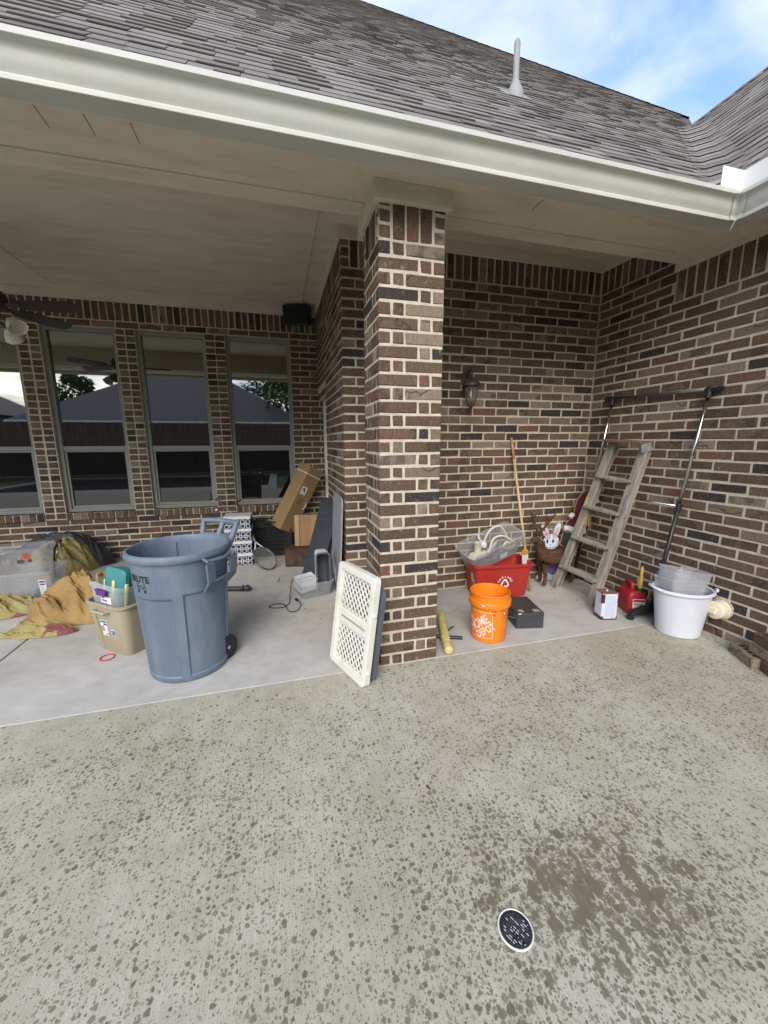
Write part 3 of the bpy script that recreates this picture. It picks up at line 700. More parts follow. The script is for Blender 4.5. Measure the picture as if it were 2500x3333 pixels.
MB().lathe([(.058, -.08), (.060, -.11), (.050, -.17), (.028, -.235)], 24, LC).build('glass', M_CLRGL, lan, True)
for k in range(6):
    a = k*PI/3+.3; MB().tube([(LC[0]+q*math.cos(a), LC[1]+q*math.sin(a), z) for q, z in ((.059, -.08), (.062, -.11), (.052, -.17), (.029, -.235))], .004, 6).build('rib', M_BRONZE, lan, True)
MB().lathe([(.03, -.23), (.031, -.24), (.022, -.25), (.014, -.265), (.008, -.268), (.010, -.285), (.006, -.30), (0, -.305)], 16, LC).build('finial', M_BRONZE, lan, True)
MB().lathe([(.008, -.075), (.008, -.115), (.012, -.125), (.014, -.15), (.006, -.175), (0, -.18)], 12, LC).build('bulb', mk('candle_bulb', (.75, .68, .5), .2), lan, True)
# loudspeaker under the ceiling in the corner
spk = empty('loudspeaker', (-.27, 3.20, 3.125), (R(12), 0, R(-18)), 'black loudspeaker hung under the ceiling near the right window', 'speaker')
MB().span((-.165, -.09, -.12), (.165, .09, .12)).build('cabinet', M_BLKP, spk, bevel=.02)
MB().span((-.15, -.098, -.105), (.15, -.09, .105)).build('grille', mk('speaker_cloth', (.012, .012, .013), .95, .2, 40), spk, bevel=.004)
MB().tube([(0, .05, .1), (0, .08, .16)], .012, 8).build('bracket', M_BLKP, spk)
# ceiling fan
fan = empty('ceiling_fan', (-2.90, 1.98, ZCEIL-.02), 0, 'dark ceiling fan with glass light shades at the left edge', 'ceiling fan')
M_FAN = wood_mat('fan_wood', (.018, .012, .01), (.05, .03, .022), 30, 0, .45)
MB().lathe([(.0, .02), (.07, .02), (.06, -.03), (.015, -.07), (.015, -.42), (.05, -.44)], 20).build('downrod', M_BRONZE, fan, 50)
MB().lathe([(.03, -.44), (.10, -.46), (.125, -.50), (.125, -.56), (.09, -.60), (.06, -.62), (.06, -.66), (.03, -.68), (0, -.68)], 28).build('motor', M_BRONZE, fan, 50)
for k in range(5):
    a = R(-8+72*k); m = Matrix.Rotation(a, 4, 'Z') @ Matrix.Translation((0, 0, -.57)) @ Matrix.Rotation(R(-16), 4, 'X')
    out = [(.20, -.055), (.30, -.068), (.55, -.075), (.66, -.07), (.695, -.04), (.70, 0), (.695, .04), (.66, .07), (.55, .075), (.30, .068), (.20, .055)]
    n = len(out); MB().add([m @ Vector((x, y, z)) for z in (-.004, .004) for x, y in out], [tuple(range(n))[::-1], tuple(range(n, 2*n))]+[(i, (i+1) % n, (i+1) % n+n, i+n) for i in range(n)]).build('blade', M_FAN, fan)
    MB().add([m @ Vector(v) for v in [(.10, -.02, .0), (.24, -.04, -.006), (.24, .04, -.006), (.10, .02, 0), (.10, -.02, .006), (.24, -.04, -.010), (.24, .04, -.010), (.10, .02, .006)]], [(0, 1, 2, 3), (4, 7, 6, 5), (0, 4, 5, 1), (3, 2, 6, 7), (1, 5, 6, 2)]).build('blade_iron', M_BRONZE, fan)
M_FROST = mk('frosted_glass', (.72, .70, .60), .4, .06, 10, dirt=(.35, .3, .2), dirt_amt=.5, dscale=18)
for k in range(3):
    a = R(-30+120*k); rot = Euler((0, R(130), a)).to_matrix()
    c = Vector((.19*math.cos(a), .19*math.sin(a), -.70))
    MB().lathe([(.018, 0), (.022, .02), (.045, .045), (.062, .08), (.064, .105), (.075, .125), (.072, .126), (.060, .105), (.058, .08), (.042, .048), (.015, .02)], 18, c, rot, lambda r, z, an: r*(1+.06*math.cos(6*an)*max(0, z-.05)/.08)).build('lamp_shade', M_FROST, fan, True)
    MB().tube([(0, 0, -.66), tuple(c+rot @ Vector((0, 0, .02)))], .014, 8).build('lamp_arm', M_BRONZE, fan, True)
MB().tube([(.03, -.02, -.68), (.03, -.02, -.86)], .0015, 5).lathe([(0, -.87), (.007, -.88), (.009, -.90), (0, -.915)], 8, (.03, -.02, 0)).build('pull_chain', M_FROST, fan)
# cleanout cap in the right wall
clo = empty('cleanout_cap', (XR, -.315, .237), R(-90), 'cream plastic cleanout plug sticking out low on the right wall', 'cleanout')
M_CREAM = mk('cream_pvc', (.72, .65, .48), .5, .06, 10, dirt=(.45, .38, .26), dirt_amt=.4, dscale=12)
rx = Matrix.Rotation(R(90), 3, 'X')
MB().lathe([(.068, -.02), (.068, .022), (.060, .026), (.058, .026)], 32, (0, 0, 0), rx).build('collar', M_CREAM, clo, 50)
MB().lathe([(.057, .0), (.057, .055), (.067, .058), (.067, .085), (.062, .090), (0, .091)], 32, (0, 0, 0), rx).build('plug', M_CREAM, clo, 50)
MB().span((-.024, -.112, -.024), (.024, -.09, .024)).build('square_nut', M_CREAM, clo, bevel=.004)
pm = MB(); random.seed(3)
o_ = [(math.cos(k*PI/9)*(.115+random.uniform(-.02, .02)), math.sin(k*PI/9)*(.105+random.uniform(-.02, .02))) for k in range(18)]
pm.prism([(x*.72, z*.72) for x, z in o_], .012).build('mortar_patch', M_MORTAR, clo, loc=(0, -.008, .01))

# ------------------------------------------------------------------ wheeled bin
M_BIN = mk('blue_grey_plastic', (.118, .152, .205), .5, .08, 4, .1, 150, dirt=(.26, .28, .30), dirt_amt=.35, dscale=4.5, stretch=(1, 1, .5))
BX, BY, PHI = -1.251, .395, R(52)
bn = empty('wheeled_bin', (BX, BY, 0), 0, 'large round blue-grey wheeled trash bin standing open on the patio', 'trash bin')
def binr(r, z, a):
    e = 0
    for c, hw, za, zb in ((-40, 37, .585, .585), (-119, 27, .565, .565), (144, 37, .585, .585), (64, 27, .565, .565)):
        d = (math.degrees(a)-c+180) % 360-180; f = (d+hw)/(2*hw)
        if abs(d) < hw and .05 < z < za+(zb-za)*min(1, f*1.6): e = .014
    return r-e
zz_ = [0, .01, .03, .06, .095, .105, .15, .2, .26, .32, .38, .44, .5, .54, .565, .575, .60, .65, .7, .75, .79]
prof = [(.225, 0), (.238, .006)]+[(.242+.045*z/.79, z) for z in [.02, .04, .055]+[.08+.02*k for k in range(36)]]
prof += [(.290, .795), (.306, .80), (.312, .81), (.313, .828), (.308, .842), (.298, .848), (.290, .845), (.284, .835), (.282, .80), (.262, .45), (.236, .03), (.0, .025)]
MB().lathe(prof, 160, fn=binr).build('body', M_BIN, bn, 28)
def cylp(a, r, z): return Vector((r*math.cos(a), r*math.sin(a), z))
# two side lift handles
for sgn in (-1, 1):
    ah = PHI+sgn*R(84); h = MB()
    for q in (-.32, .32):
        for (ra, za, rb, zb) in ((.288, .80, .345, .78), (.345, .78, .335, .66), (.335, .66, .28, .60)):
            h.bar(cylp(ah+q, ra, za), cylp(ah+q*.92, rb, zb), .062, .014, cylp(ah, 1, 0))
    h.tube([cylp(ah+q, .338-.012*abs(q)/.32, .79) for q in (-.34, -.17, 0, .17, .34)], .011, 8)
    for q in range(6):
        a0, a1 = ah-.33+q*.11, ah-.33+(q+1)*.11
        h.add([cylp(a0, .284, .62), cylp(a1, .284, .62), cylp(a1, .33, .655), cylp(a0, .33, .655), cylp(a0, .284, .63), cylp(a1, .284, .63), cylp(a1, .33, .665), cylp(a0, .33, .665)], [(0, 1, 2, 3), (4, 7, 6, 5), (0, 4, 5, 1), (3, 2, 6, 7)])
        h.add([cylp(a0, .338, .655), cylp(a1, .338, .655), cylp(a1, .338, .668), cylp(a0, .338, .668), cylp(a0, .326, .655), cylp(a1, .326, .655), cylp(a1, .326, .668), cylp(a0, .326, .668)], [(0, 1, 2, 3), (4, 7, 6, 5), (0, 4, 5, 1), (3, 2, 6, 7)])
    h.build('side_handle', M_BIN, bn, 35)
# tall tipping handle
th_ = MB()
pa, pb_ = PHI-.42, PHI+.42
arc = lambda r, z, n=8: [cylp(pa+(pb_-pa)*k/n, r, z) for k in range(n+1)]
th_.tube([cylp(pa, .30, .74), cylp(pa, .345, .84), cylp(pa, .375, .905)]+arc(.385, .93)+[cylp(pb_, .375, .905), cylp(pb_, .345, .84), cylp(pb_, .30, .74)], .021, 10)
th_.tube([cylp(PHI, .30, .80), cylp(PHI, .35, .87), cylp(PHI, .385, .93)], .019, 8)
for k in range(6):
    a0, a1 = pa+(pb_-pa)*k/6, pa+(pb_-pa)*(k+1)/6
    th_.add([cylp(a0, .285, .60), cylp(a1, .285, .60), cylp(a1, .35, .845), cylp(a0, .35, .845), cylp(a0, .28, .61), cylp(a1, .28, .61), cylp(a1, .325, .85), cylp(a0, .325, .85)], [(0, 1, 2, 3), (4, 7, 6, 5), (3, 2, 6, 7), (0, 3, 7, 4), (1, 5, 6, 2)])
th_.build('tip_handle', M_BIN, bn, 50)
for sgn in (-1, 1):
    aw = R(4) if sgn < 0 else R(100); c = cylp(aw, .214, .088); ax = Vector((-math.sin(PHI), math.cos(PHI), 0))*sgn; c = c+ax*.03
    q = Matrix((ax.cross(Vector((0, 0, 1))), Vector((0, 0, 1)), ax)).transposed()
    wh = MB().lathe([(.05, -.018), (.078, -.02), (.086, -.014), (.087, 0), (.086, .014), (.078, .02), (.05, .018)], 28, c, q).build('wheel', mk('rubber', (.02, .02, .021), .8, .2, 30), bn, 45)
    MB().lathe([(.052, -.012), (.052, .012), (.04, .016), (.022, .013), (.0, .013)], 24, c, q).build('rim', mk('red_hub', (.16, .02, .02), .5, .1), wh, 45)
    MB().lathe([(.012, .013), (.012, .022), (0, .024)], 12, c, q).build('axle_nut', mk('zinc', (.6, .6, .6), .3, .05, metal=.9), wh, 45)
aT = PHI+PI+.06
def on_bin(a0, z0, off):
    def fn(x, y, z): zz = z0+y; r = .242+.045*zz/.79+off; return cylp(a0+x/r, r, zz)
    return fn
M_BLKINK = mk('black_print', (.012, .012, .014), .6, .1)
v, f = text_geo('BRUTE', .056, .0022); MB().add(mapped(v, on_bin(aT-.13, .70, .0016)), f).build('brand_text', M_BLKINK, bn, fixn=False)
lg = MB(); fn = on_bin(aT-.08, .645, .0016)
for (x0, y0, x1, y1) in ((-.035, -.03, .035, -.025), (-.035, .025, .035, .03), (-.035, -.03, -.031, .03), (.031, -.03, .035, .03), (-.035, -.03, .035, -.012)):
    lg.add([fn(x0, y0, 0), fn(x1, y0, 0), fn(x1, y1, 0), fn(x0, y1, 0)], [(0, 1, 2, 3)])
lg.add([fn(.027*math.cos(k*PI/8), .006+.012*math.sin(k*PI/8), 0) for k in range(16)]+[fn(.02*math.cos(k*PI/8), .006+.007*math.sin(k*PI/8), 0) for k in range(16)], [(k, (k+1) % 16, (k+1) % 16+16, k+16) for k in range(16)])
lg.build('maker_mark', M_BLKINK, bn, fixn=False)

# ------------------------------------------------------------------ beige tote with clear bin and teal boxes
M_CLEAR = mk('clear_plastic', (.60, .62, .64), .22, .05, 4, alpha=.10)
M_CLEARW = mk('cloudy_plastic', (.60, .62, .65), .28, .05, 4, alpha=.17)
M_BEIGE = mk('beige_plastic', (.36, .31, .215), .6, .06, 4, .25, 220)
RT = R(-38.5); TX, TY = -1.675, .895
tt = empty('storage_tote', (TX, TY, 0), RT, 'beige plastic storage tote with stickers beside the wheeled bin', 'tote')
tub(.345, .50, .415, .565, .385, .07, .004, .014, .022).build('body', M_BEIGE, tt, 40)
for sgn in (-1, 1):
    y = sgn*.285
    MB().tube([(-.07, sgn*.275, .335), (-.07, sgn*.315, .335), (.07, sgn*.315, .335), (.07, sgn*.275, .335)], .009, 8).build('handle', M_BEIGE, tt, 50)
MB().bar((-.085, -.252, .02), (-.10, -.283, .335), .012, .006, (0, 1, 0)).build('rib', M_BEIGE, tt, bevel=.002)
M_STICK = mk('sticker_white', (.72, .73, .74), .55, .03); M_BLUEINK = mk('blue_ink', (.03, .07, .28), .5, .08); M_GREYINK = mk('grey_ink', (.32, .33, .35), .6, .1)
def side_y(z): return -(.25+.0325*z/.385)-.0022
def decal(parent, name, mat, rects, yf, off=0):
    m = MB()
    for x0, z0, x1, z1 in rects: m.add([(x0, yf(z0)-off, z0), (x1, yf(z0)-off, z0), (x1, yf(z1)-off, z1), (x0, yf(z1)-off, z1)], [(0, 1, 2, 3)])
    return m.build(name, mat, parent, fixn=False)
decal(tt, 'sticker', M_STICK, [(-.055, .135, .01, .165), (-.025, .165, .01, .21), (-.06, .21, .01, .255)], side_y)
decal(tt, 'sticker_print', M_BLUEINK, [(-.056, .236, .004, .25), (-.03, .216, .006, .231)], side_y, .001)
decal(tt, 'sticker_print', M_GREYINK, [(-.02, .17+.007*k, .006, .1725+.007*k) for k in range(5)]+[(-.022, .139, .006, .158), (-.05, .15, -.028, .153)], side_y, .001)
decal(tt, 'badge', M_STICK, [(.045, .15, .085, .195), (.033, .172, .097, .19)], side_y)
decal(tt, 'badge_print', M_BLUEINK, [(.049, .154, .081, .172), (.036, .176, .094, .186)], side_y, .001)
cb = empty('clear_bin', (TX-.045, TY-.01, .19), (R(-7), R(3), RT), 'clear plastic bin with purple latch nested in the beige tote', 'bin')
tub(.29, .42, .36, .50, .30, .05, .003, .01, .035).build('body', M_CLEARW, cb, 40)
MB().span((-.05, -.270, .22), (.05, -.246, .262)).span((-.058, -.274, .245), (.058, -.25, .262)).build('latch', mk('purple_plastic', (.10, .02, .18), .4), cb, bevel=.004)
decal(cb, 'sticker', M_STICK, [(-.04, .16, .075, .21)], lambda z: -(.21+.04*z/.30)-.003)
decal(cb, 'sticker_print', mk('purple_ink', (.08, .03, .2), .5), [(-.03, .175, .03, .185), (-.03, .195, .0, .204)], lambda z: -(.21+.04*z/.30)-.004)
M_TEAL = mk('teal_plastic', (.035, .20, .20), .42, .08, 5); M_YEL = mk('pale_yellow_plastic', (.72, .66, .22), .45, .05)
for k, (dx_, dy_, sx_, lab) in enumerate(((-.065, -.13, .235, 'teal lidded box with yellow clips standing in the clear bin'), (.07, -.02, .19, 'second teal box behind, half hidden by the wheeled bin'))):
    P0 = Matrix.Translation((TX, TY, .22)) @ Matrix.Rotation(RT, 4, 'Z') @ Vector((dx_, dy_, .0))
    tb = empty('teal_box', P0, (R(-8), R(2), RT+R(-6*k)), lab, 'box'); H = .37-.06*k
    bm_ = MB()
    for (y0, y1, s) in ((-.055, -.02, 1.0), (-.02, .05, .95)):
        bm_.rings([[Vector((p.x, y0, p.y)) for p in rrect(sx_*s*.9, H*s*.95, .04, 5, 0, 0, H/2)], [Vector((p.x, y0+.008, p.y)) for p in rrect(sx_*s, H*s, .045, 5, 0, 0, H/2)], [Vector((p.x, y1, p.y)) for p in rrect(sx_*s, H*s, .045, 5, 0, 0, H/2)]])
    bm_.build('lid', M_TEAL, tb, 45)
    MB().span((-.016, -.063, .06), (.016, -.055, H-.09)).build('clip', M_YEL, tb, bevel=.004)
    for s in (-1, 1): MB().span((s*sx_/2-.012, -.05, .08), (s*sx_/2+.012, -.03, H-.10)).build('clip', M_YEL, tb, bevel=.004)
rg = empty('ring', (-1.84, .623, .004), 0, 'thin red plastic ring lying flat in front of the beige tote', 'ring')
MB().tube([(.043*math.cos(k*PI/12), .043*math.sin(k*PI/12), 0) for k in range(24)], .0038, 6, closed=True).build('hoop', mk('red_rubber', (.45, .03, .05), .5), rg, True)

# ------------------------------------------------------------------ cloth heaps
def heap(name, lab, cat, loc, outline, hgt, mat, fold=(5, .05), seed=1, rz=0, n=90, crown=None, ridge=1.0, kind=None):
    """crumpled cloth: radial grid inside an outline, raised with folded ridges"""
    rnd = random.Random(seed); off = Vector((seed*7.1, seed*3.3, 0)); L = len(outline); vs = []; fs = []
    O = catmull([(x, y, 0) for x, y in outline]+[(outline[0][0], outline[0][1], 0)], 13)[:-1]; A = len(O)
    cxy = Vector((sum(p.x for p in O)/A, sum(p.y for p in O)/A, 0))
    cr_ = Vector((crown[0], crown[1], 0)) if crown else cxy
    for i in range(n+1):
        t = i/n
        for k in range(A):
            e = O[k]; base = cr_.lerp(e, t)
            prof_ = (1-t**2.2)**.75 if t < 1 else 0
            q = Vector(((base.x*.9-base.y*.45)*fold[0]*.75, (base.y*.9+base.x*.45)*fold[0]*2.0, seed*2.0))+off
            q = q+Vector((noise.noise(q*.8+Vector((3, 0, 0))), noise.noise(q*.8), 0))*.9
            rd = 1-abs(noise.noise(q)*2.2); rd2 = 1-abs(noise.noise(q*2.1+Vector((5, 5, 0)))*2.2); rd3 = 1-abs(noise.noise(q*4.6)*2.2)
            z = hgt(base.x, base.y)*prof_ if callable(hgt) else hgt*prof_
            amp = fold[1]*(.35+.65*min(1, (1-t)*4))
            z += amp*(max(0, rd)**1.5*.9+.45*max(0, rd2)**1.5+.24*max(0, rd3)-.6)*ridge*min(1, (1-t)*8+.15)
            wob = .02*noise.noise(Vector((base.x*9, base.y*9, 3+seed)))
            vs.append((base.x+wob, base.y+wob*.7, max(.003+.004*(1-t), z+.006)))
    for i in range(n):
        for k in range(A):
            l = (k+1) % A; fs.append((i*A+k, i*A+l, (i+1)*A+l, (i+1)*A+k))
    e = empty(name, loc, rz, lab, cat)
    o = MB().add(vs, fs).build('cloth', mat, e, True); return e, o
def cloth_mat(name, cols, rough=.55, patches=None):
    if name in MATS: return MATS[name]
    m, t, b, o = newmat(name); tcn = N(t, 'ShaderNodeTexCoord'); v = tcn.outputs['Object']
    n = noise_n(t, v, 2.2, 3, .5); c = ramp(t, n.outputs[0], cols).outputs[0]
    if patches:
        vo = N(t, 'ShaderNodeTexVoronoi'); vo.inputs['Scale'].default_value = patches[0]; LK(t, v, vo.inputs['Vector'])
        sc_ = N(t, 'ShaderNodeSeparateColor'); LK(t, vo.outputs['Color'], sc_.inputs[0])
        c = mixc(t, mathn(t, 'GREATER_THAN', sc_.outputs[0], .72), c, patches[1]); c = mixc(t, mathn(t, 'LESS_THAN', sc_.outputs[0], .14), c, patches[2])
    n2 = noise_n(t, v, 18, 5, .6); c = mixc(t, .5, c, ramp(t, n2.outputs[0], [(.3, (.65, .62, .6)), (.6, (1.08, 1.08, 1.08))]).outputs[0], 'MULTIPLY')
    LK(t, c, b.inputs['Base Color']); b.inputs['Roughness'].default_value = rough; b.inputs['Sheen Weight'].default_value = .15
    bump(t, b, mathn(t, 'ADD', noise_n(t, v, 26, 5, .6, 1.5).outputs[0], noise_n(t, v, 420, 2).outputs[0]), .35, .01); MATS[name] = m; return m
M_ORANGE = cloth_mat('amber_nylon', [(.3, (.22, .12, .03)), (.5, (.31, .185, .05)), (.7, (.35, .225, .07))], .5)
M_OLIVE = cloth_mat('olive_nylon', [(.3, (.16, .125, .035)), (.6, (.27, .215, .065)), (.8, (.34, .28, .10))], .42)
M_MIX = cloth_mat('patch_nylon', [(.3, (.20, .13, .035)), (.6, (.30, .24, .07))], .5, (5.5, (.20, .05, .045), (.28, .26, .10)))
heap('tent_fabric', 'crumpled amber nylon tent fabric heaped on the floor left of the beige tote', 'fabric', (-2.35, 1.42, 0), [(-.40, -.17), (-.24, -.22), (0, -.17), (.26, -.14), (.40, .02), (.36, .22), (.10, .22), (-.14, .14), (-.32, .02)], lambda x, y: .25+.12*max(0, min(1, (x+.3)*1.6)), M_ORANGE, (4.6, .115), 3, crown=(.12, .08))
heap('tent_fabric', 'flat olive and maroon patched edge of cloth lying on the floor at the far left', 'fabric', (-2.62, 1.36, 0), [(-.18, -.18), (-.02, -.25), (.24, -.28), (.38, -.22), (.20, -.08), (.04, .0), (-.10, -.02)], .05, M_MIX, (6, .03), 5)
heap('tent_fabric', 'olive and maroon cloth bundle lying under the clear bins at the left edge', 'fabric', (-3.02, 1.72, 0), [(-.40, -.16), (-.1, -.2), (.16, -.14), (.34, -.02), (.30, .12), (0, .2), (-.40, .2)], .12, M_MIX, (6, .05), 8)
bd, _ = heap('tent_bundle', 'rolled olive tent bundle tied with a black strap by the brick wall', 'fabric', (-3.22, 2.93, 0), [(-.62, -.20), (-.2, -.28), (.16, -.32), (.40, -.16), (.46, .06), (.30, .24), (-.2, .26), (-.62, .2)], lambda x, y: .20+.13*max(0, 1-((x-.18)/.35)**2), M_OLIVE, (5.4, .10), 11, crown=(.12, .0))
MB().tube(catmull([(.16, -.315, .02), (.15, -.31, .12), (.135, -.25, .24), (.12, -.15, .33), (.11, 0, .38)]), .012, 6).build('strap', M_BLKP, bd, True)
MB().span((.125, -.30, .165), (.155, -.282, .185)).build('buckle', M_STICK, bd, rot=(R(-25), 0, 0), bevel=.003)
heap('tarp', 'black plastic tarp thrown over the top of the olive tent bundle', 'tarp', (-3.22, 3.04, 0), [(-.75, -.02), (-.3, -.10), (.05, -.06), (.30, -.10), (.50, -.06), (.56, .12), (.3, .2), (-.3, .2), (-.75, .18)], lambda x, y: .31+.12*max(0, 1-((x-.12)/.5)**2), cloth_mat('black_tarp', [(.3, (.008, .008, .011)), (.7, (.02, .02, .028))], .35), (4, .04), 14, crown=(.1, .02))
bsh = empty('flat_panel', (-2.60, 2.80, 0), R(40), 'pale grey sheet lying flat on the floor beside the olive bundle', 'panel')
MB().span((-.55, -.22, 0), (.5, .22, .012)).build('sheet', mk('grey_board', (.42, .43, .42), .7, .06), bsh, bevel=.003)
bj = empty('jug', (-1.98, 2.95, 0), 0, 'blue plastic jug with pale handle standing behind the wheeled bin', 'jug')
MB().lathe([(.11, 0), (.125, .02), (.125, .2), (.09, .26), (.045, .29), (.045, .32), (0, .32)], 24).build('body', mk('blue_jug', (.05, .08, .2), .35, .1), bj, 50)
MB().tube(catmull([(.06, -.06, .26), (.10, -.10, .27), (.12, -.115, .2), (.11, -.10, .13)]), .012, 8).build('handle', M_CLEARW, bj, True)

# stacked clear bins at the left edge
for z, sx_, sy_, h, xx, yy, rz, lab in ((.0, .50, .36, .285, -3.02, 2.12, 4, 'lower clear plastic storage bin with a red and blue sticker at the left edge'), (.20, .47, .33, .30, -3.10, 2.16, 9, 'upper clear plastic storage bin with a fruit picture label at the left edge')):
    c = empty('clear_bin', (xx, yy, z+.004), R(rz), lab, 'bin')
    tub(sx_*.88, sy_*.86, sx_, sy_, h, .05, .003, .012, .03).build('body', M_CLEARW if z == 0 else M_CLEAR, c, 40)
    yf = lambda zq, sy_=sy_, h=h: -(sy_*.43+sy_*.07*zq/h)-.003
    if z == 0:
        decal(c, 'sticker', M_STICK, [(.13, .055, .185, .205)], yf); decal(c, 'sticker_print', mk('red_ink', (.45, .03, .03), .5), [(.135, .175, .18, .195)], yf, .001); decal(c, 'sticker_print', M_BLUEINK, [(.137, .15, .178, .165)], yf, .001); decal(c, 'sticker_print', M_GREYINK, [(.137, .07+.012*k, .17, .074+.012*k) for k in range(6)], yf, .001)
    else:
        decal(c, 'picture_label', mk('label_orange', (.42, .14, .06), .5, .4, 60), [(.06, .19, .13, .225), (.09, .215, .14, .25)], yf); decal(c, 'picture_label', mk('label_dark', (.08, .06, .08), .5, .4, 60), [(.03, .165, .075, .20)], yf, .001); decal(c, 'picture_label', MATS['label_dark'], [(.11, .17, .14, .20)], yf, .001); decal(c, 'picture_label', mk('label_red', (.45, .05, .03), .5, .2, 60), [(.08, .235, .125, .258)], yf, .001)
# metal posts lying on the floor
pg = empty('pole_bundle', (-2.48, 2.05, .0), R(-8), 'bundle of dark metal poles tied together on the floor behind the amber cloth', 'poles')
for k, (y, z) in enumerate(((-.045, .02), (0, .02), (.045, .02), (-.022, .055), (.022, .055))): MB().tube([(-.5, y, z), (.5, y, z)], .02, 10).build('pole', M_BRONZE, pg, True)
MB().tube([(.0+.0, .075*math.cos(a), .045+.05*math.sin(a)) for a in [k*PI/8 for k in range(16)]], .006, 6, closed=True).build('tie', M_BLKP, pg, True)
ps = empty('finial_post', (-.925, 1.66, .03), R(166), 'dark fluted metal post with a ball finial lying behind the wheeled bin', 'post')
rz90 = Matrix.Rotation(R(90), 3, 'Y')
M_POST = mk('pewter_metal', (.05, .05, .052), .5, .2, 20)
MB().lathe([(.0, 0), (.009, .002), (.009, .012), (.018, .016), (.030, .03), (.034, .046), (.030, .064), (.018, .076), (.016, .082), (.030, .086), (.030, .10), (.024, .104)], 24, (0, 0, .004), rz90).build('finial', M_POST, ps, 40)
MB().lathe([(.024, .10), (.024, 1.2), (0, 1.2)], 32, (0, 0, .0), rz90, lambda r, z, a: r*(1-.10*abs(math.sin(4*a)))).build('shaft', M_POST, ps, 40)

# ------------------------------------------------------------------ things by the window corner
pbx = empty('drawer_tower', (-1.115, 2.70, 0), R(-2), 'navy and white lattice print four-drawer fabric box under the right window', 'drawer box')
M_NAVY = mk('navy_print_cloth', (.012, .016, .04), .8, .15, 30); M_WHT = mk('white_print', (.62, .62, .63), .8, .05)
for k in range(4):
    z = .155*k
    d_ = MB().span((-.155, -.13, z), (.155, .13, z+.118)).build('drawer', M_NAVY, pbx, bevel=.006)
    MB().span((-.157, -.132, z+.118), (.157, .132, z+.155)).build('band', M_WHT, pbx, bevel=.004)
    pr = MB()
    for i in range(5):
        for zz in (.03, .088):
            cx_ = -.124+.062*i; o1 = rrect(.05, .05, .018, 3, 0, cx_, z+zz); o2 = rrect(.037, .037, .012, 3, 0, cx_, z+zz)
            n = len(o1); pr.add([(p.x, -.1318, p.y) for p in o1]+[(p.x, -.1318, p.y) for p in o2], [(a, (a+1) % n, (a+1) % n+n, a+n) for a in range(n)])
        if i < 4:
            cx_ = -.093+.062*i; o1 = rrect(.03, .03, .01, 3, 0, cx_, z+.059); o2 = rrect(.018, .018, .005, 3, 0, cx_, z+.059)
            n = len(o1); pr.add([(p.x, -.1322, p.y) for p in o1]+[(p.x, -.1322, p.y) for p in o2], [(a, (a+1) % n, (a+1) % n+n, a+n) for a in range(n)])
    pr.build('lattice_print', M_WHT, d_, fixn=False)['kind'] = 'stuff'
crt = empty('milk_crate', (-.74, 3.04, 0), 0, 'black plastic crate full of odds and ends beneath the right window', 'crate')
M_CRATE = mk('crate_black', (.012, .012, .013), .5, .2, 20)
MB().span((-.265, -.155, 0), (.265, .155, .012)).build('floor', M_CRATE, crt)
for nm, fn_, wd in (('wall', lambda x, z, t: (x, -.15+t, z), .53), ('wall', lambda x, z, t: (x, .15-t, z), .53), ('wall', lambda x, z, t: (-.265+t, x*.56, z), .53), ('wall', lambda x, z, t: (.265-t, x*.56, z), .53)):
    m = MB()
    def rb(x0, z0, x1, z1):
        a = [fn_(x0, z0, 0), fn_(x1, z0, 0), fn_(x1, z1, 0), fn_(x0, z1, 0), fn_(x0, z0, .01), fn_(x1, z0, .01), fn_(x1, z1, .01), fn_(x0, z1, .01)]
        m.add(a, [(0, 1, 2, 3), (4, 7, 6, 5), (0, 4, 5, 1), (1, 5, 6, 2), (2, 6, 7, 3), (3, 7, 4, 0)])
    h = .265
    rb(-h, 0, h, .06); rb(-h, .06, -h+.07, .46); rb(h-.07, .06, h, .46); rb(-h+.07, .40, -.06, .47); rb(.06, .40, h-.07, .47); rb(-.06, .40, .06, .425); rb(-.06, .452, .06, .47)
    for i in range(9): x = -h+.07+.039*i+.0195; rb(x-.008 if i else x-.014, .06, x+.008, .40)
    for j in range(6): z = .095+.055*j; rb(-h+.07, z-.010, h-.07, z+.010)
    m.build(nm, M_CRATE, crt)
MB().span((-.24, -.13, .02), (.24, .13, .36)).build('contents', mk('dark_bag', (.02, .02, .024), .8, .4, 9), crt, bevel=.03)
M_STEEL = mk('club_steel', (.55, .55, .56), .25, .05, metal=1); M_GRIP = mk('club_dark', (.03, .03, .032), .5, .2)
for k, (tip, lab) in enumerate((((-1.156, 3.08, .727), 'golf club with a black head, rightmost of the three in the black crate'), ((-1.394, 3.1, .768), 'golf club with silver head reaching furthest left from the crate'), ((-1.356, 3.02, .662), 'golf club with silver blade head lowest of the three in the crate'))):
    base = Vector((-.90+.04*k, 3.0+.03*k, .10)); tip = Vector(tip); cl = empty('golf_club', base, 0, lab, 'golf club', 'golf clubs in the black crate'); d_ = tip-base
    MB().tube([(0, 0, 0), d_], .0065, 8).build('shaft', M_STEEL if k else M_GRIP, cl, True)
    x = Vector((-.8, -.3, -.25)).normalized() if k else Vector((.75, -.4, .3)).normalized()
    MB().lathe([(0, -.012), (.02, -.010), (.026, 0), (.02, .010), (0, .012)], 14, d_+x*.03, Matrix((x*1.9, Vector((0, 1, .2)), Vector((.1, .3, 1)))).transposed().to_3x3()).build('head', M_STEEL if k else M_GRIP, cl, True)
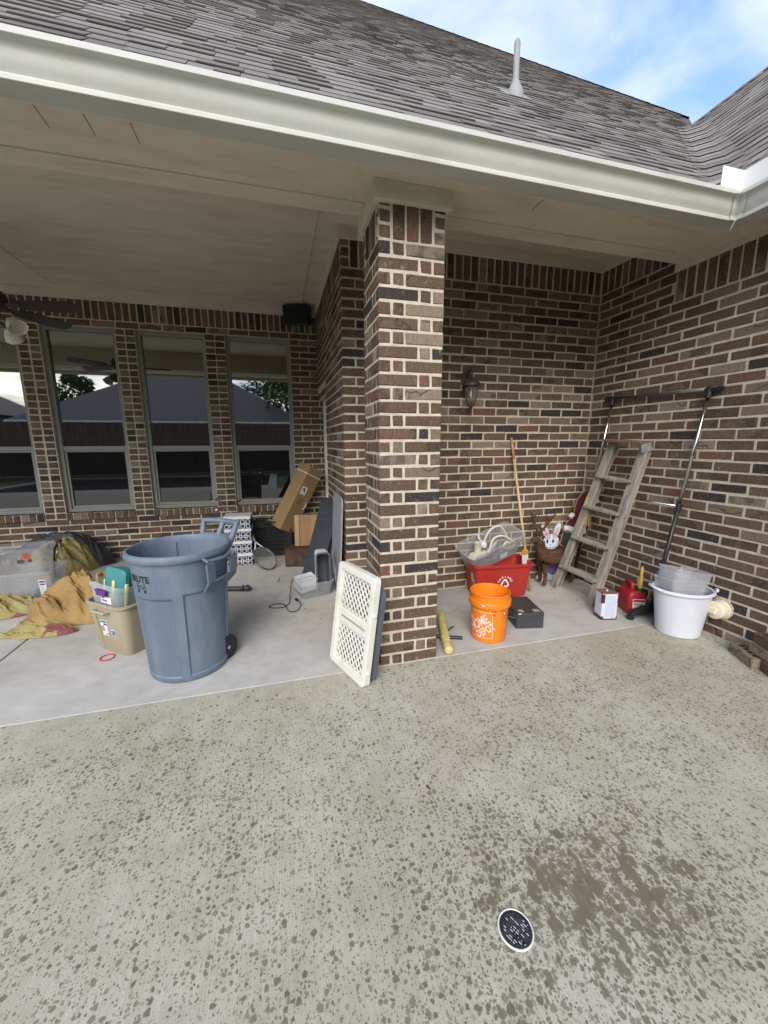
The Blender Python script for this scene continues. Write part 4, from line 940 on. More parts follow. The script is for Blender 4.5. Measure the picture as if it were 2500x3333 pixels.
# long cardboard box leaning out of the crate
M_CARD = mk('cardboard', (.30, .195, .085), .8, .10, 5, .15, 90, dirt=(.19, .115, .05), dirt_amt=.5, dscale=5)
a_, b_ = Vector((-.60, 2.95, .36)), Vector((-.165, 2.99, 1.17)); zx = (b_-a_).normalized()
yx = Vector((.52, -.80, -.30)); yx = (yx-zx*yx.dot(zx)).normalized(); xx_ = yx.cross(zx)
Mx = Matrix((xx_, yx, zx)).transposed()
cbx = empty('cardboard_box', a_, Mx.to_euler(), 'long battered cardboard box leaning from the crate into the corner', 'box')
Lc = (b_-a_).length
MB().span((-.125, -.11, 0), (.125, .11, Lc-.05)).build('body', M_CARD, cbx, bevel=.004)
MB().span((-.128, -.113, Lc-.10), (.128, .113, Lc)).build('end_cap', M_CARD, cbx, bevel=.01)
M_TAPE = mk('white_tape', (.62, .60, .55), .4, .1, 20)
MB().span((-.1285, -.1135, Lc-.115), (.1285, .1135, Lc-.10)).build('tape', M_TAPE, cbx); MB().span((-.1265, .03, Lc*.2), (-.124, .111, Lc*.24)).span((-.1265, -.06, Lc*.55), (-.124, .1115, Lc*.6)).build('tape', mk('grey_tape', (.36, .35, .33), .4, .1, 20), cbx)
stk = MB().span((-.0, .1105, Lc*.58), (.095, .1125, Lc*.70)).build('sticker', M_STICK, cbx)
MB().prism([(.012, Lc*.60), (.042, Lc*.685), (.075, Lc*.66), (.05, Lc*.64)], .001, Matrix.Translation((0.005, .1128, 0))).build('arrow_mark', M_BLKINK, stk)
MB().tube(catmull([(-.08, .115, Lc*.38), (-.085, .125, Lc*.42), (-.09, .12, Lc*.47), (-.07, .114, Lc*.5)]), .007, 6).build('torn_strip', M_TAPE, cbx, True)
for k in range(3): MB().span((-.03+.008*k, .1105, Lc*(.50-.035*k)), (.065, .1112, Lc*(.515-.035*k))).build('stamp_print', mk('brown_ink', (.18, .09, .035), .7, .2, 40), cbx)
bbx = empty('carton', (-.40, 2.44, 0), R(-12), 'low dark marbled brown carton on the floor under the wooden board', 'box')
M_MARB = mk('marbled_brown', (.06, .03, .018), .6, .8, 14)
MB().span((-.16, -.11, 0), (.16, .15, .215)).build('body', M_MARB, bbx, bevel=.004)
wbd = empty('wood_board', (-.30, 2.50, .216), (R(-8), 0, R(-8)), 'varnished wooden board with a batten leaning above the brown carton', 'board')
MB().span((-.15, 0, 0), (.17, .018, .39)).build('panel', wood_mat('board_wood', (.20, .10, .04), (.36, .20, .085), 20, 2, .5), wbd, bevel=.002)
MB().span((-.15, -.016, 0), (-.095, -.0, .385)).build('batten', wood_mat('batten_wood', (.28, .17, .07), (.42, .28, .13), 24, 2, .6), wbd, bevel=.002)
for z in (.12, .15): MB().lathe([(0, -.003), (.005, -.002), (.005, 0)], 8, (.0+(z-.12)*3, -.001, z+.05), Matrix.Rotation(R(90), 3, 'X')).build('screw', M_STEEL, wbd)
def sheet4(name, par, A, B, off, th, mat, rr_=0, smooth=False):
    """leaning slab: bottom edge A..B, top edge offset by off, thickness th"""
    A, B, off = Vector(A), Vector(B), Vector(off); n = (B-A).cross(off).normalized()*th; m = MB()
    W2, H2 = (B-A).length, off.length; ux, uy = (B-A)/W2, off/H2
    o = [A+ux*(p.x+W2/2)+uy*(p.y+H2/2) for p in rrect(W2, H2, max(rr_, .002), 6)]
    m.rings([[p for p in o], [p+n for p in o]]); return m.build(name, mat, par, smooth)
bp_ = empty('black_panel', (0, 0, 0), 0, 'long glossy black panel leaning on the side wall behind the clear tray', 'panel')  # a plain black leaning panel, its use unknown
sheet4('slab', bp_, (-.375, 2.04, 0), (-.19, 1.82, 0), (.27, .16, .86), .035, mk('gloss_black', (.016, .015, .014), .28, .3, 6), .006)
sheet4('ridge', bp_, (-.205, 1.84, .02), (-.187, 1.818, .02), (.262, .156, .84), -.012, mk('matt_black', (.02, .02, .02), .6, .2), .002)
gl = empty('bin_lid', (0, 0, 0), 0, 'tall grey translucent bin lid standing against the brick side wall', 'lid')
sheet4('plate', gl, (-.085, 1.80, 0), (-.085, 1.21, 0), (.05, 0, .985), .012, mk('grey_translucent', (.30, .31, .33), .4, .1, 6), .09)
for k in range(3): sheet4('rib', gl, (-.105, 1.66-.035*k, .30+.05*k), (-.105, 1.30, .12+.05*k), (.0, .002, .006), .004, MATS['grey_translucent'], .001)
# tennis racket
tr = empty('tennis_racket', (-.745, 2.30, .012), 0, 'black and white tennis racket propped against the crate, head on the floor', 'racket')
hx = (Vector((-1.0, 2.72, .385))-Vector((-.745, 2.30, .0))); Lr = hx.length; hz = hx.normalized(); sxv = Vector((.86, .5, .02)); sxv = (sxv-hz*sxv.dot(hz)).normalized()
hp = [hz*(.17-.17*math.cos(a))+sxv*(.125*math.sin(a)) for a in [k*PI/18 for k in range(36)]]
MB().tube(hp, .010, 8, closed=True).build('head_frame', mk('racket_paint', (.06, .06, .065), .3, 2.5, 9), tr, True)
st = MB()
for k in range(-6, 7):
    x = k*.018; q = .17*math.sqrt(max(0, 1-(x/.125)**2)); st.tube([hz*(.17-q)+sxv*x, hz*(.17+q)+sxv*x], .0009, 4)
for k in range(-8, 9):
    y = k*.02; q = .125*math.sqrt(max(0, 1-(y/.17)**2)); st.tube([hz*(.17+y)-sxv*q, hz*(.17+y)+sxv*q], .0009, 4)
tag(st.build('strings', mk('nylon_string', (.5, .5, .45), .5), tr), kind='stuff')
for s in (-1, 1): MB().tube([hz*.32+sxv*(.06*s), hz*.40+sxv*(.018*s), hz*.45], .008, 8).build('throat', M_WHT, tr, True)
MB().tube([hz*.43, hz*.47], .013, 8).build('collar', mk('blue_tape', (.03, .2, .4), .5), tr, True)
MB().tube([hz*.47, hz*(Lr*1.06)], [.015, .017], 8).build('grip', mk('tan_grip', (.45, .28, .17), .8, .15, 40), tr, True)
# clear tray with basket and planter
RB = R(13); BC = (-.318, 1.445)
cty = empty('clear_tray', (BC[0], BC[1], 0), RB, 'shallow clear plastic bin on the floor holding a basket and planter', 'bin')
tub(.30, .225, .345, .27, .15, .045, .003, .010, .02).build('body', M_CLEARW, cty, 40)
def inb(x, y, z): return Matrix.Translation((BC[0], BC[1], 0)) @ Matrix.Rotation(RB, 4, 'Z') @ Vector((x, y, z))
bk = empty('basket', inb(-.075, -.0, .07), (R(8), R(-6), RB+R(6)), 'small white perforated basket sitting in the clear tray', 'basket')
M_WPL = mk('white_plastic', (.62, .63, .66), .4, .05)
wl = MB()
for (x0, x1, y) in ((-.09, .09, -.075), (-.09, .09, .075)):
    for z0, z1 in ((0, .02), (.04, .055), (.075, .11)): wl.span((x0, y-.0015, z0), (x1, y+.0015, z1))
    for k in range(10): wl.span((x0+.02*k-.005 if k else x0, y-.0014, .02), (x0+.02*k+.005, y+.0014, .076))
for x in (-.09, .09):
    for z0, z1 in ((0, .02), (.04, .055), (.075, .11)): wl.span((x-.0015, -.075, z0), (x+.0015, .075, z1))
    for k in range(8): wl.span((x-.0014, -.075+.02*k-.003, .02), (x+.0014, -.075+.02*k+.006, .076))
wl.span((-.09, -.075, 0), (.09, .075, .003)); wl.build('walls', M_WPL, bk)
MB().tube([(-.093, -.078, .11), (.093, -.078, .11), (.093, .078, .11), (-.093, .078, .11)], .004, 6, closed=True).build('rim', M_WPL, bk)
pn = empty('planter', inb(.095, .0, .008), (0, 0, RB+R(-12)), 'white and grey plastic planter box standing on end in the clear tray', 'planter')
M_SLATE = mk('slate_plastic', (.09, .10, .125), .45, .1)
MB().rings([[Vector((p.x, .10, p.y)) for p in rrect(.125, .40, .03, 5, 0, 0, .21)], [Vector((p.x, -.085, p.y)) for p in rrect(.145, .425, .035, 5, 0, 0, .213)]], True, False).build('shell', M_WPL, pn, 40)
MB().rings([[Vector((p.x, -.084, p.y)) for p in rrect(.145, .425, .035, 5, 0, 0, .213)], [Vector((p.x, -.098, p.y)) for p in rrect(.145, .425, .035, 5, 0, 0, .213)], [Vector((p.x, -.098, p.y)) for p in rrect(.118, .398, .025, 5, 0, 0, .213)], [Vector((p.x, .085, p.y)) for p in rrect(.10, .37, .02, 5, 0, 0, .21)]], False, True).build('liner', M_SLATE, pn, 40)
cdp = [(-.50, 1.50, .165), (-.535, 1.45, .12), (-.555, 1.36, .03), (-.565, 1.25, .006), (-.62, 1.16, .005), (-.72, 1.17, .005), (-.75, 1.22, .005), (-.68, 1.25, .005), (-.61, 1.20, .010), (-.585, 1.10, .005), (-.56, 1.04, .005), (-.50, 1.05, .005), (-.475, 1.12, .005), (-.46, 1.19, .005), (-.475, 1.24, .006), (-.49, 1.27, .012)]
co = empty('power_cord', (0, 0, 0), 0, 'black power cord trailing from the clear tray across the floor', 'cord')
MB().tube(catmull(cdp, 6), .0042, 6).build('cable', M_BLKP, co, True)
MB().box((-.497, 1.285, .014), (.022, .04, .02), (0, 0, R(25))).build('plug', M_BLKP, co, bevel=.003)
tag(MB().tube(catmull([(-.66, 1.98, .004), (-.65, 1.93, .004), (-.67, 1.88, .004), (-.66, 1.85, .004)]), .0035, 5).build('twig', M_BRONZE), 'small dark curled twig on the floor in front of the racket', 'twig')

# ------------------------------------------------------------------ baby gate and grey board against the pillar
G0, G1, G3 = Vector((-.146, -.205, 0)), Vector((-.300, .180, .012)), Vector((-.024, -.28, .69))
gx = (G1-G0).normalized(); gz = (G3-G0); gz = (gz-gx*gz.dot(gx)).normalized(); gy = gz.cross(gx)
gm = Matrix((gx, gy, gz)).transposed(); GW, GH = .42, .705
gt = empty('baby_gate', G0, gm.to_euler(), 'cream lattice plastic baby gate panel leaning beside the pillar', 'gate')
M_GATE = mk('ivory_plastic', (.70, .69, .62), .4, .04, 5, dirt=(.45, .38, .22), dirt_amt=.35, dscale=6)
fw = .045; T = .045
# local y points away from the viewer's side (towards +X); front face at y=T
def ring2(w0, h0, r0, w1, h1, r1, y0, y1, cz=GH/2):
    a = [Vector((p.x+GW/2, y0, p.y+cz)) for p in rrect(w0, h0, r0, 6)]; b = [Vector((p.x+GW/2, y1, p.y+cz)) for p in rrect(w0, h0, r0, 6)]
    c = [Vector((p.x+GW/2, y1, p.y+cz)) for p in rrect(w1, h1, r1, 6)]; d = [Vector((p.x+GW/2, y0, p.y+cz)) for p in rrect(w1, h1, r1, 6)]
    return MB().rings([a, b, c, d, a], False, False)
ring2(GW, GH, .03, GW-2*fw*.9, GH-2*fw, .012, -T/2, T/2).build('frame', M_GATE, gt, 40, bevel=.003)
zb = GH*.50
MB().span((fw*.9, -.012, zb-.045), (GW-fw*.9, .014, zb+.045)).build('cross_rail', M_GATE, gt, bevel=.003)
MB().span((fw*1.4, -.0155, zb-.006), (GW*.80, .0155, zb+.006)).build('slot', mk('old_ivory', (.36, .30, .14), .6), gt)
def lattice(x0, x1, z0, z1):
    m = MB(); sp = .043; w_ = .007; ca = math.atan2(1.25, 1)
    for sg in (-1, 1):
        for k in range(-30, 50):
            c = x0+k*sp
            # line: x = c + sg*(z-z0)/1.25 clipped
            pts_ = []
            za, zbb = z0, z1
            xa, xb = c, c+sg*(z1-z0)/1.25
            lo, hi = 0.0, 1.0; dxx = xb-xa
            for lim, sgn in ((x0, 1), (x1, -1)):
                f0 = (xa-lim)*sgn; f1 = (xb-lim)*sgn
                if f0 < 0 and f1 < 0: lo = 2
                elif f0 < 0: lo = max(lo, f0/(f0-f1))
                elif f1 < 0: hi = min(hi, f0/(f0-f1))
            if lo < hi-.02: m.bar((xa+dxx*lo, .0015*sg, za+(zbb-za)*lo), (xa+dxx*hi, .0015*sg, za+(zbb-za)*hi), .009, w_, (0, 1, 0))
    return m
for z0, z1 in ((fw+.012, zb-.055), (zb+.055, GH-fw-.012)):
    tag(lattice(fw+.008, GW-fw-.008, z0, z1).build('lattice', M_GATE, gt), kind='stuff')
    MB().span((fw*.9, -.008, z0-.016), (GW-fw*.9, .008, z0)).span((fw*.9, -.008, z1), (GW-fw*.9, .008, z1+.016)).span((fw*.9, -.0085, z0), (fw+.008, .0085, z1)).span((GW-fw-.008, -.0085, z0), (GW-fw*.9, .0085, z1)).build('inner_frame', M_GATE, gt)
for z in (.10, .47): MB().lathe([(.012, 0), (.012, .012), (.009, .014), (0, .014)], 16, (.0, 0, z), Matrix.Rotation(R(-90), 3, 'Y')).build('bumper', M_GATE, gt, 45)
gl2 = empty('plastic_board', G0+gx*.0, gm.to_euler(), 'dark slate plastic folded board wedged between the baby gate and pillar', 'board')
sgn = 1 if (gm @ Vector((0, 1, 0))).x > 0 else -1
MB().rings([[Vector((p.x+.205, sgn*.05, p.y+.315)) for p in rrect(.37, .60, .05, 6)], [Vector((p.x+.205, sgn*.055, p.y+.315)) for p in rrect(.39, .62, .06, 6)], [Vector((p.x+.205, sgn*.085, p.y+.315)) for p in rrect(.39, .62, .06, 6)], [Vector((p.x+.205, sgn*.09, p.y+.315)) for p in rrect(.37, .60, .05, 6)]]).build('panel', M_SLATE, gl2, 40)
MB().span((.15, sgn*.05-.012, .60), (.25, sgn*.05+.03, .665)).build('handle', M_SLATE, gl2, bevel=.012)

# ------------------------------------------------------------------ alcove: duster, rod, bucket, cash box
yd = empty('foam_duster', (.505, .0, .034), 0, 'fuzzy yellow duster sleeve lying beside the pillar', 'duster')
P_ = catmull([(0, 0, 0), (.05, .18, .0), (.11, .36, .004), (.19, .58, .0)], 10); rs_ = [.02]+[.033+.006*noise.noise(Vector((k*.7, 1, 2))) for k in range(len(P_)-2)]+[.018]
fz = MB().tube(P_, rs_, 20); fz.v = [tuple(Vector(v)+Vector((noise.noise(Vector(v)*60), noise.noise(Vector(v)*60+Vector((9, 0, 0))), noise.noise(Vector(v)*60+Vector((0, 9, 0)))))*.006) for v in fz.v]
fz.build('sleeve', mk('yellow_fleece', (.58, .50, .19), .95, .2, 30, .9, 160), yd, True)
rd_ = empty('black_rod', (.70, .185, .014), 0, 'short black rod lying by the foot of the pillar', 'rod')
MB().tube([(0, 0, 0), (-.26, .10, .006)], .0135, 12).build('tube', M_BLKP, rd_, 50)
sw = empty('green_stick', (.68, .36, .005), R(35), 'short green plastic stick on the floor behind the black rod', 'stick')
MB().span((-.04, -.008, 0), (.05, .008, .006)).build('stick', mk('dull_green', (.05, .10, .075), .6), sw, bevel=.002)
M_HD = mk('orange_plastic', (.80, .215, .010), .42, .05, 4, dirt=(.62, .16, .012), dirt_amt=.4, dscale=5)
hb = empty('bucket', (.925, .193, 0), 0, 'open orange hardware store bucket with white diagonal lettering', 'bucket')
MB().lathe([(.125, 0), (.131, .004), (.133, .012), (.1415, .275), (.158, .279), (.160, .29), (.160, .318), (.157, .324), (.1475, .326), (.1475, .362), (.151, .366), (.152, .374), (.149, .378), (.145, .376), (.142, .36), (.138, .28), (.129, .012), (0, .01)], 72).build('body', M_HD, hb, 35)
def on_cyl(a0, z0, rf):
    def fn(x, y, z): zz = z0+y; r = rf(zz); return Vector((r*math.cos(a0+x/r), r*math.sin(a0+x/r), zz))
    return fn
aB = math.atan2(CAM.y-.193, CAM.x-.925)-.52; rf = lambda z: .133+.0085*z/.263+.0012; fnB = on_cyl(aB, .145, rf)
M_HW = mk('logo_white', (.80, .62, .55), .5, .03); lg = MB(); s_ = .104
def rot45(x, y): a = R(36); return x*math.cos(a)-y*math.sin(a), x*math.sin(a)+y*math.cos(a)
sq = [(-s_, -s_), (s_, -s_), (s_, s_), (-s_, s_)]
for k in range(4):
    (x0, y0), (x1, y1) = sq[k], sq[(k+1) % 4]
    for j in range(10):
        a0, a1 = j/10, (j+1)/10; xa, ya, xb, yb = x0+(x1-x0)*a0, y0+(y1-y0)*a0, x0+(x1-x0)*a1, y0+(y1-y0)*a1; q = .965
        lg.add([fnB(xa, ya, 0), fnB(xb, yb, 0), fnB(xb*q, yb*q, 0), fnB(xa*q, ya*q, 0)], [(0, 1, 2, 3)])
lg.build('logo_border', M_HW, hb, fixn=False)
for body, sz, ox, oy, sxx in (('THE', .052, -.060, .070, .75), ('HOME', .098, -.002, .006, .66), ('DEPOT', .076, .014, -.066, .66)):
    v, f = text_geo(body, sz, .0020)
    MB().add([fnB(*rot45(x*sxx+ox, y+oy), 0) for x, y, z in v], f).build('logo_text', M_HW, hb, fixn=False)
MB().add([fnB(x, y, 0) for x, y in ((.03, .158), (.05, .158), (.05, .168), (.03, .168))], [(0, 1, 2, 3)]).build('tag', M_STICK, hb, loc=(.0, -.0, 0), fixn=False).scale = (1.14, 1.14, 1)
ae = aB+1.25
MB().tube(catmull([cylp(ae, .148, .27), cylp(ae+.05, .175, .24), cylp(ae+.7, .20, .19), cylp(ae+1.5, .20, .17), cylp(ae+2.4, .19, .2), cylp(ae+PI, .148, .27)], 6), .0028, 6).build('bail', M_STEEL, hb, True)
sp_ = MB()
for k in range(9): a = aB+.75+random.uniform(-.12, .12); z = .245+random.uniform(-.02, .02); sp_.lathe([(.003+.002*random.random(), 0), (0, .0005)], 7, (rf(z)*math.cos(a), rf(z)*math.sin(a), z), Vector((math.cos(a), math.sin(a), 0)).to_track_quat('Z', 'Y').to_matrix())
tag(sp_.build('drip_stains', mk('dark_stain', (.06, .025, .015), .7), hb), kind='stuff')
cs_ = empty('cash_box', (1.20, .225, 0), R(-12), 'flat dark grey metal lockbox behind the orange bucket', 'box')
M_GUN = mk('gunmetal', (.045, .045, .05), .5, .12, 8, .1, 160)
MB().span((0, 0, 0), (.225, .34, .10)).build('body', M_GUN, cs_, bevel=.004); MB().span((-.002, -.002, .101), (.227, .342, .135)).build('lid', M_GUN, cs_, bevel=.005)
MB().lathe([(.026, .1352), (0, .1356)], 24, (.05, .045, 0)).build('round_sticker', mk('kraft_label', (.36, .28, .17), .7, .1), cs_); MB().span((.15, .02, .1352), (.205, .07, .1358)).build('square_sticker', MATS['kraft_label'], cs_); MB().span((.012, -.0035, .126), (.035, -.002, .134)).build('white_label', M_STICK, cs_)

# ------------------------------------------------------------------ red recycling bin and the clear tote in it
M_RED = mk('red_plastic', (.40, .028, .022), .45, .08, 4, .1, 120)
RR = R(-6); RX, RY = 1.455, .955
rbn = empty('recycling_bin', (RX, RY, 0), RR, 'red city recycling bin with white arrows emblem against the alcove wall', 'recycling bin')
tub(.51, .27, .59, .345, .345, .05, .004, .016, .03).build('body', M_RED, rbn, 40)
for x in (-.16, .16): MB().span((x-.004, -.168, .29), (x+.004, -.155, .325)).build('rib', M_RED, rbn)
yfr = lambda z: -(.135+.0375*z/.345)-.0018
emb = MB()
tri = [(-.040, .0), (.040, .0), (0, .069)]
ex_, ez_ = .012, .150
for k in range(3):
    a = R(90+120*k); A_ = Matrix.Rotation(R(120*k), 2)
    for poly in ([(-.013, .046), (.013, .046), (.030, .018), (.018, .011), (.006, .030), (-.006, .030), (-.012, .021), (-.023, .028)], [(.010, .008), (.039, .008), (.026, -.012), (.031, .020)]):
        emb.add([(ex_+(A_ @ Vector(q)).x, yfr(ez_+(A_ @ Vector(q)).y), ez_+(A_ @ Vector(q)).y) for q in poly], [tuple(range(len(poly)))])
emb.build('recycle_emblem', M_STICK, rbn, fixn=False)
tm = MB()
for k, ch in enumerate('GARLAND'):
    v, f = text_geo(ch, .030, .0006); a = R(157-22.3*k)
    for i in range(len(v)): x, y, z = v[i]; v[i] = (x, y+.070, 0); x, y, z = v[i]; v[i] = (x*math.cos(-R(90)+a)-y*math.sin(-R(90)+a), 0, x*math.sin(-R(90)+a)+y*math.cos(-R(90)+a))
    v = [(ex_+q[0], 0, ez_+q[2]) for q in v]; tm.add([(x, yfr(z), z) for x, _, z in v], f)
tm.build('city_text', M_STICK, rbn, fixn=False)
M_PAPER = mk('paper_yellow', (.52, .46, .20), .8, .25, 30)
MB().add([(-.2755, -.03, .15), (-.2765, -.085, .16), (-.2865, -.085, .25), (-.2865, -.03, .25)], [(0, 1, 2, 3)]).build('paper_label', M_PAPER, rbn, fixn=False)
MB().add([(-.2685, -.085, .09), (-.2685, -.115, .09), (-.281, -.115, .2), (-.281, -.085, .2)], [(0, 1, 2, 3)]).build('paper_label', mk('paper_grey', (.42, .42, .42), .8, .2, 30), rbn, fixn=False)
MB().span((-.2, -.12, .02), (.2, .12, .22)).build('fill', mk('dark_junk', (.05, .045, .045), .9, .5, 12), rbn)
tF, tR, tL = Vector((1.06, .80, .445)), Vector((1.69, .87, .64)), Vector((1.0, 1.06, .515))
ax_ = (tR-tF).normalized(); ay_ = (tL-tF); ay_ = (ay_-ax_*ay_.dot(ax_)).normalized(); az_ = ax_.cross(ay_); mt_ = Matrix((ax_, ay_, az_)).transposed()
rc = (tF+tR)/2+ay_*.145+Vector((.02, 0, -.025)); DT = .235
ctt = empty('clear_tote', rc-az_*DT, mt_.to_euler(), 'cloudy clear tote of vacuum hoses tipped inside the red recycling bin', 'tote')
tub(.52, .20, .645, .29, DT, .03, .003, .009, .012).build('body', M_CLEARW, ctt, 40)
def intote(x, y, z): return rc-az_*(DT-.055)+mt_ @ Vector((x, y, z))
M_HOSE = mk('cream_hose', (.56, .52, .40), .5, .08, 20)
hs = empty('vacuum_hose', intote(.08, 0, .02), mt_.to_euler(), 'cream vacuum hose looping out of the clear tote', 'hose')
MB().tube(catmull([(-.16, .02, .02), (-.10, .05, .14), (-.02, .06, .215), (.08, .05, .22), (.13, .03, .13), (.15, 0, .03)], 8), .011, 10).build('upper_loop', M_HOSE, hs, True)
MB().tube(catmull([(-.14, -.05, .03), (-.06, -.02, .155), (.04, -.03, .165), (.12, -.06, .10), (.16, -.08, .03), (.08, -.085, .02), (.02, -.08, .06), (.06, -.07, .10), (.11, -.08, .06)], 8), .011, 10).build('lower_loop', M_HOSE, hs, True)
nz = empty('vacuum_nozzle', intote(-.16, -.01, .02), (mt_ @ Euler((R(-10), R(14), R(10))).to_matrix()).to_euler(), 'cream round nozzle tube with a perforated foot in the clear tote', 'nozzle')
MB().lathe([(.0, .02), (.036, .02), (.034, .10), (.036, .17), (.0375, .172), (.0345, .172), (.032, .10), (.0, .09)], 28).build('tube', M_HOSE, nz, 45)
MB().box((0, -.01, .05), (.22, .10, .055), None, .78).build('foot', M_HOSE, nz, bevel=.008)
hl = MB()
for k in range(18): hl.box((random.uniform(-.09, .09), -.0605+.0, .035+.03*random.random()), (.006, .003, .005), (R(-10), 0, 0))
tag(hl.build('holes', M_BLKINK, nz), kind='stuff')
sh = empty('squeeze_sprayer', intote(-.07, .02, .14), (mt_ @ Euler((R(70), R(20), R(-30))).to_matrix()).to_euler(), 'white egg shaped sprayer lying on the nozzle in the clear tote', 'sprayer')
MB().lathe([(.0, -.055), (.02, -.05), (.034, -.03), (.040, 0), (.034, .032), (.022, .05), (.014, .055), (.013, .075), (0, .075)], 24).build('bulb', M_WPL, sh, 50)
MB().tube([(-.02, .02, -.03), (-.045, .05, -.05), (-.05, .075, -.06)], .009, 8).build('stem', M_WPL, sh, True)
gg = empty('spray_gun', intote(.02, -.01, .09), (mt_ @ Euler((0, R(75), R(15))).to_matrix()).to_euler(), 'grey handled attachment tucked under the hoses in the clear tote', 'attachment')
MB().lathe([(.0, -.09), (.02, -.09), (.024, -.04), (.024, .05), (.016, .08), (0, .08)], 18).build('handle', mk('grey_tool', (.34, .34, .35), .5), gg, 50)
MB().box((.045, 0, 0), (.05, .06, .15)).build('base', mk('grey_tool_dark', (.15, .155, .165), .5), gg, bevel=.015)
ct_y = lambda z: -(.10+.045*z/DT)-.003
decal(ctt, 'paper_note', mk('paper_white', (.62, .64, .68), .8, .05), [(.03, .035, .115, .105)], ct_y)
v, f = text_geo('(2)', .04, 0); MB().add([(x-.10, ct_y(.10+y), .10+y) for x, y, z in v], f).build('marker_text', M_GREYINK, ctt, fixn=False)
# broom pole
bp0, bp1 = Vector((1.808, .885, 0)), Vector((1.675, 1.17, 1.54))
br_ = empty('broom_pole', bp0, 0, 'thin wooden broom pole leaning on the alcove wall by the red bin', 'pole')
MB().tube([(0, 0, .003), (bp1-bp0)*.86], .0125, 10).build('shaft', wood_mat('pale_wood', (.42, .29, .15), (.60, .45, .26), 40, 2, .6), br_, True)
MB().tube([(bp1-bp0)*.86, bp1-bp0], [.0125, .011], 10).build('painted_end', mk('peach_paint', (.48, .22, .12), .5), br_, True)
cn = empty('carton', (1.735, .90, .30), (0, R(-8), R(25)), 'small white carton with an orange top sticking out of the red bin', 'carton')
MB().span((-.025, -.02, 0), (.025, .02, .10)).build('body', M_STICK, cn, bevel=.002); MB().span((-.026, -.021, .10), (.026, .021, .142)).build('top', mk('orange_card', (.65, .25, .03), .6), cn, bevel=.002)

# ------------------------------------------------------------------ twig reindeer (skin surface)
def skin(name, mat, parent, nodes, edges, sub=2):
    me = bpy.data.meshes.new(name); me.from_pydata([n[0] for n in nodes], edges, []); o = bpy.data.objects.new(name, me); COL.objects.link(o)
    sm = o.modifiers.new('s', 'SKIN'); sm.use_smooth_shade = True; ss = o.modifiers.new('d', 'SUBSURF'); ss.levels = sub; ss.render_levels = sub
    for i, n in enumerate(nodes): me.skin_vertices[0].data[i].radius = (n[1], n[1]) if isinstance(n[1], float) else n[1]
    me.skin_vertices[0].data[0].use_root = True
    dg = bpy.context.evaluated_depsgraph_get(); me2 = bpy.data.meshes.new_from_object(o.evaluated_get(dg)); bpy.data.objects.remove(o)
    me2.name = name
    for v in me2.vertices:
        q = Vector(v.co)*55; v.co += v.normal*(.004*noise.noise(q)+.0025*noise.noise(q*2.3))
    me2.materials.clear(); me2.materials.append(mat); me2.polygons.foreach_set('use_smooth', [True]*len(me2.polygons))
    ob = bpy.data.objects.new(name, me2); link(ob, parent); return ob
M_TWIG = wood_mat('brown_twig', (.035, .016, .008), (.115, .055, .026), 45, 0, .9)
dee = empty('reindeer_figure', (2.0, 1.0, 0), 0, 'brown twig reindeer figure with antlers standing behind the ladder', 'reindeer')
DN = [((.20, 0, .31), .075), ((.08, 0, .32), .082), ((.0, 0, .35), .07), ((-.04, 0, .44), .048), ((-.06, 0, .505), .042), ((-.105, -.01, .515), .036), ((-.155, -.02, .495), .022), ((.32, 0, .32), .07),
      ((.01, -.05, .24), .034), ((.02, -.055, .12), .020), ((.015, -.055, .02), .024), ((.02, .055, .24), .034), ((.05, .06, .12), .020), ((.045, .06, .02), .023),
      ((.33, -.05, .22), .040), ((.365, -.055, .12), .020), ((.345, -.055, .02), .022), ((.34, .05, .22), .04), ((.38, .055, .12), .02), ((.36, .055, .02), .022), ((.40, 0, .36), .016)]
DE = [(0, 1), (1, 2), (2, 3), (3, 4), (4, 5), (5, 6), (0, 7), (1, 8), (8, 9), (9, 10), (1, 11), (11, 12), (12, 13), (7, 14), (14, 15), (15, 16), (7, 17), (17, 18), (18, 19), (7, 20)]
skin('body', M_TWIG, dee, DN, DE)
for s in (-1, 1):
    an = MB(); b0 = Vector((-.05, .02*s, .545))
    an.tube(catmull([b0, b0+Vector((.0, .02*s, .06)), b0+Vector((.03-.06*(s > 0), .05*s, .13)), b0+Vector((.09-.13*(s > 0), .05*s, .20)), b0+Vector((.13-.17*(s > 0), .05*s, .245))], 4), [.013]*8+[.011]*6+[.006]*3, 7)
    for (f, dv) in ((.35, (-.075, 0, .05)), (.6, (.05-.10*(s < 0)*1, 0, .10)), (.75, (-.05, -.01, .09)), (.9, (.05, 0, .05))):
        p = b0.lerp(b0+Vector((.09-.13*(s > 0), .05*s, .20)), f); an.tube(catmull([p, p+Vector(dv)*.6+Vector((0, 0, -.01)), p+Vector(dv)], 4), [.009]*5+[.005]*4, 6)
    an.build('antler', M_TWIG, dee, True)
    MB().lathe([(0, 0), (.012, .01), (.015, .03), (.008, .05), (0, .058)], 10, (-.045, .035*s, .525), Euler((R(-55*s), R(10), 0)).to_matrix()).build('ear', M_TWIG, dee, True)
tw = MB(); random.seed(21)
for k in range(260):
    t = random.random(); a = random.uniform(0, 6.28)
    if t < .65: c = Vector((random.uniform(-.02, .36), 0, .325)); rr_ = .082; p = c+Vector((0, rr_*math.cos(a), rr_*math.sin(a))); d_ = Vector((random.uniform(-.06, .06), random.uniform(-.02, .02), random.uniform(-.025, .025)))
    else: z = random.uniform(.36, .52); c = Vector((-.0-.06*(z-.36)/.16, 0, z)); p = c+Vector((.05*math.cos(a), .05*math.sin(a), 0)); d_ = Vector((random.uniform(-.02, .02), random.uniform(-.02, .02), .05))
    tw.tube([p-d_*.5, p+d_*.5], .0022, 4)
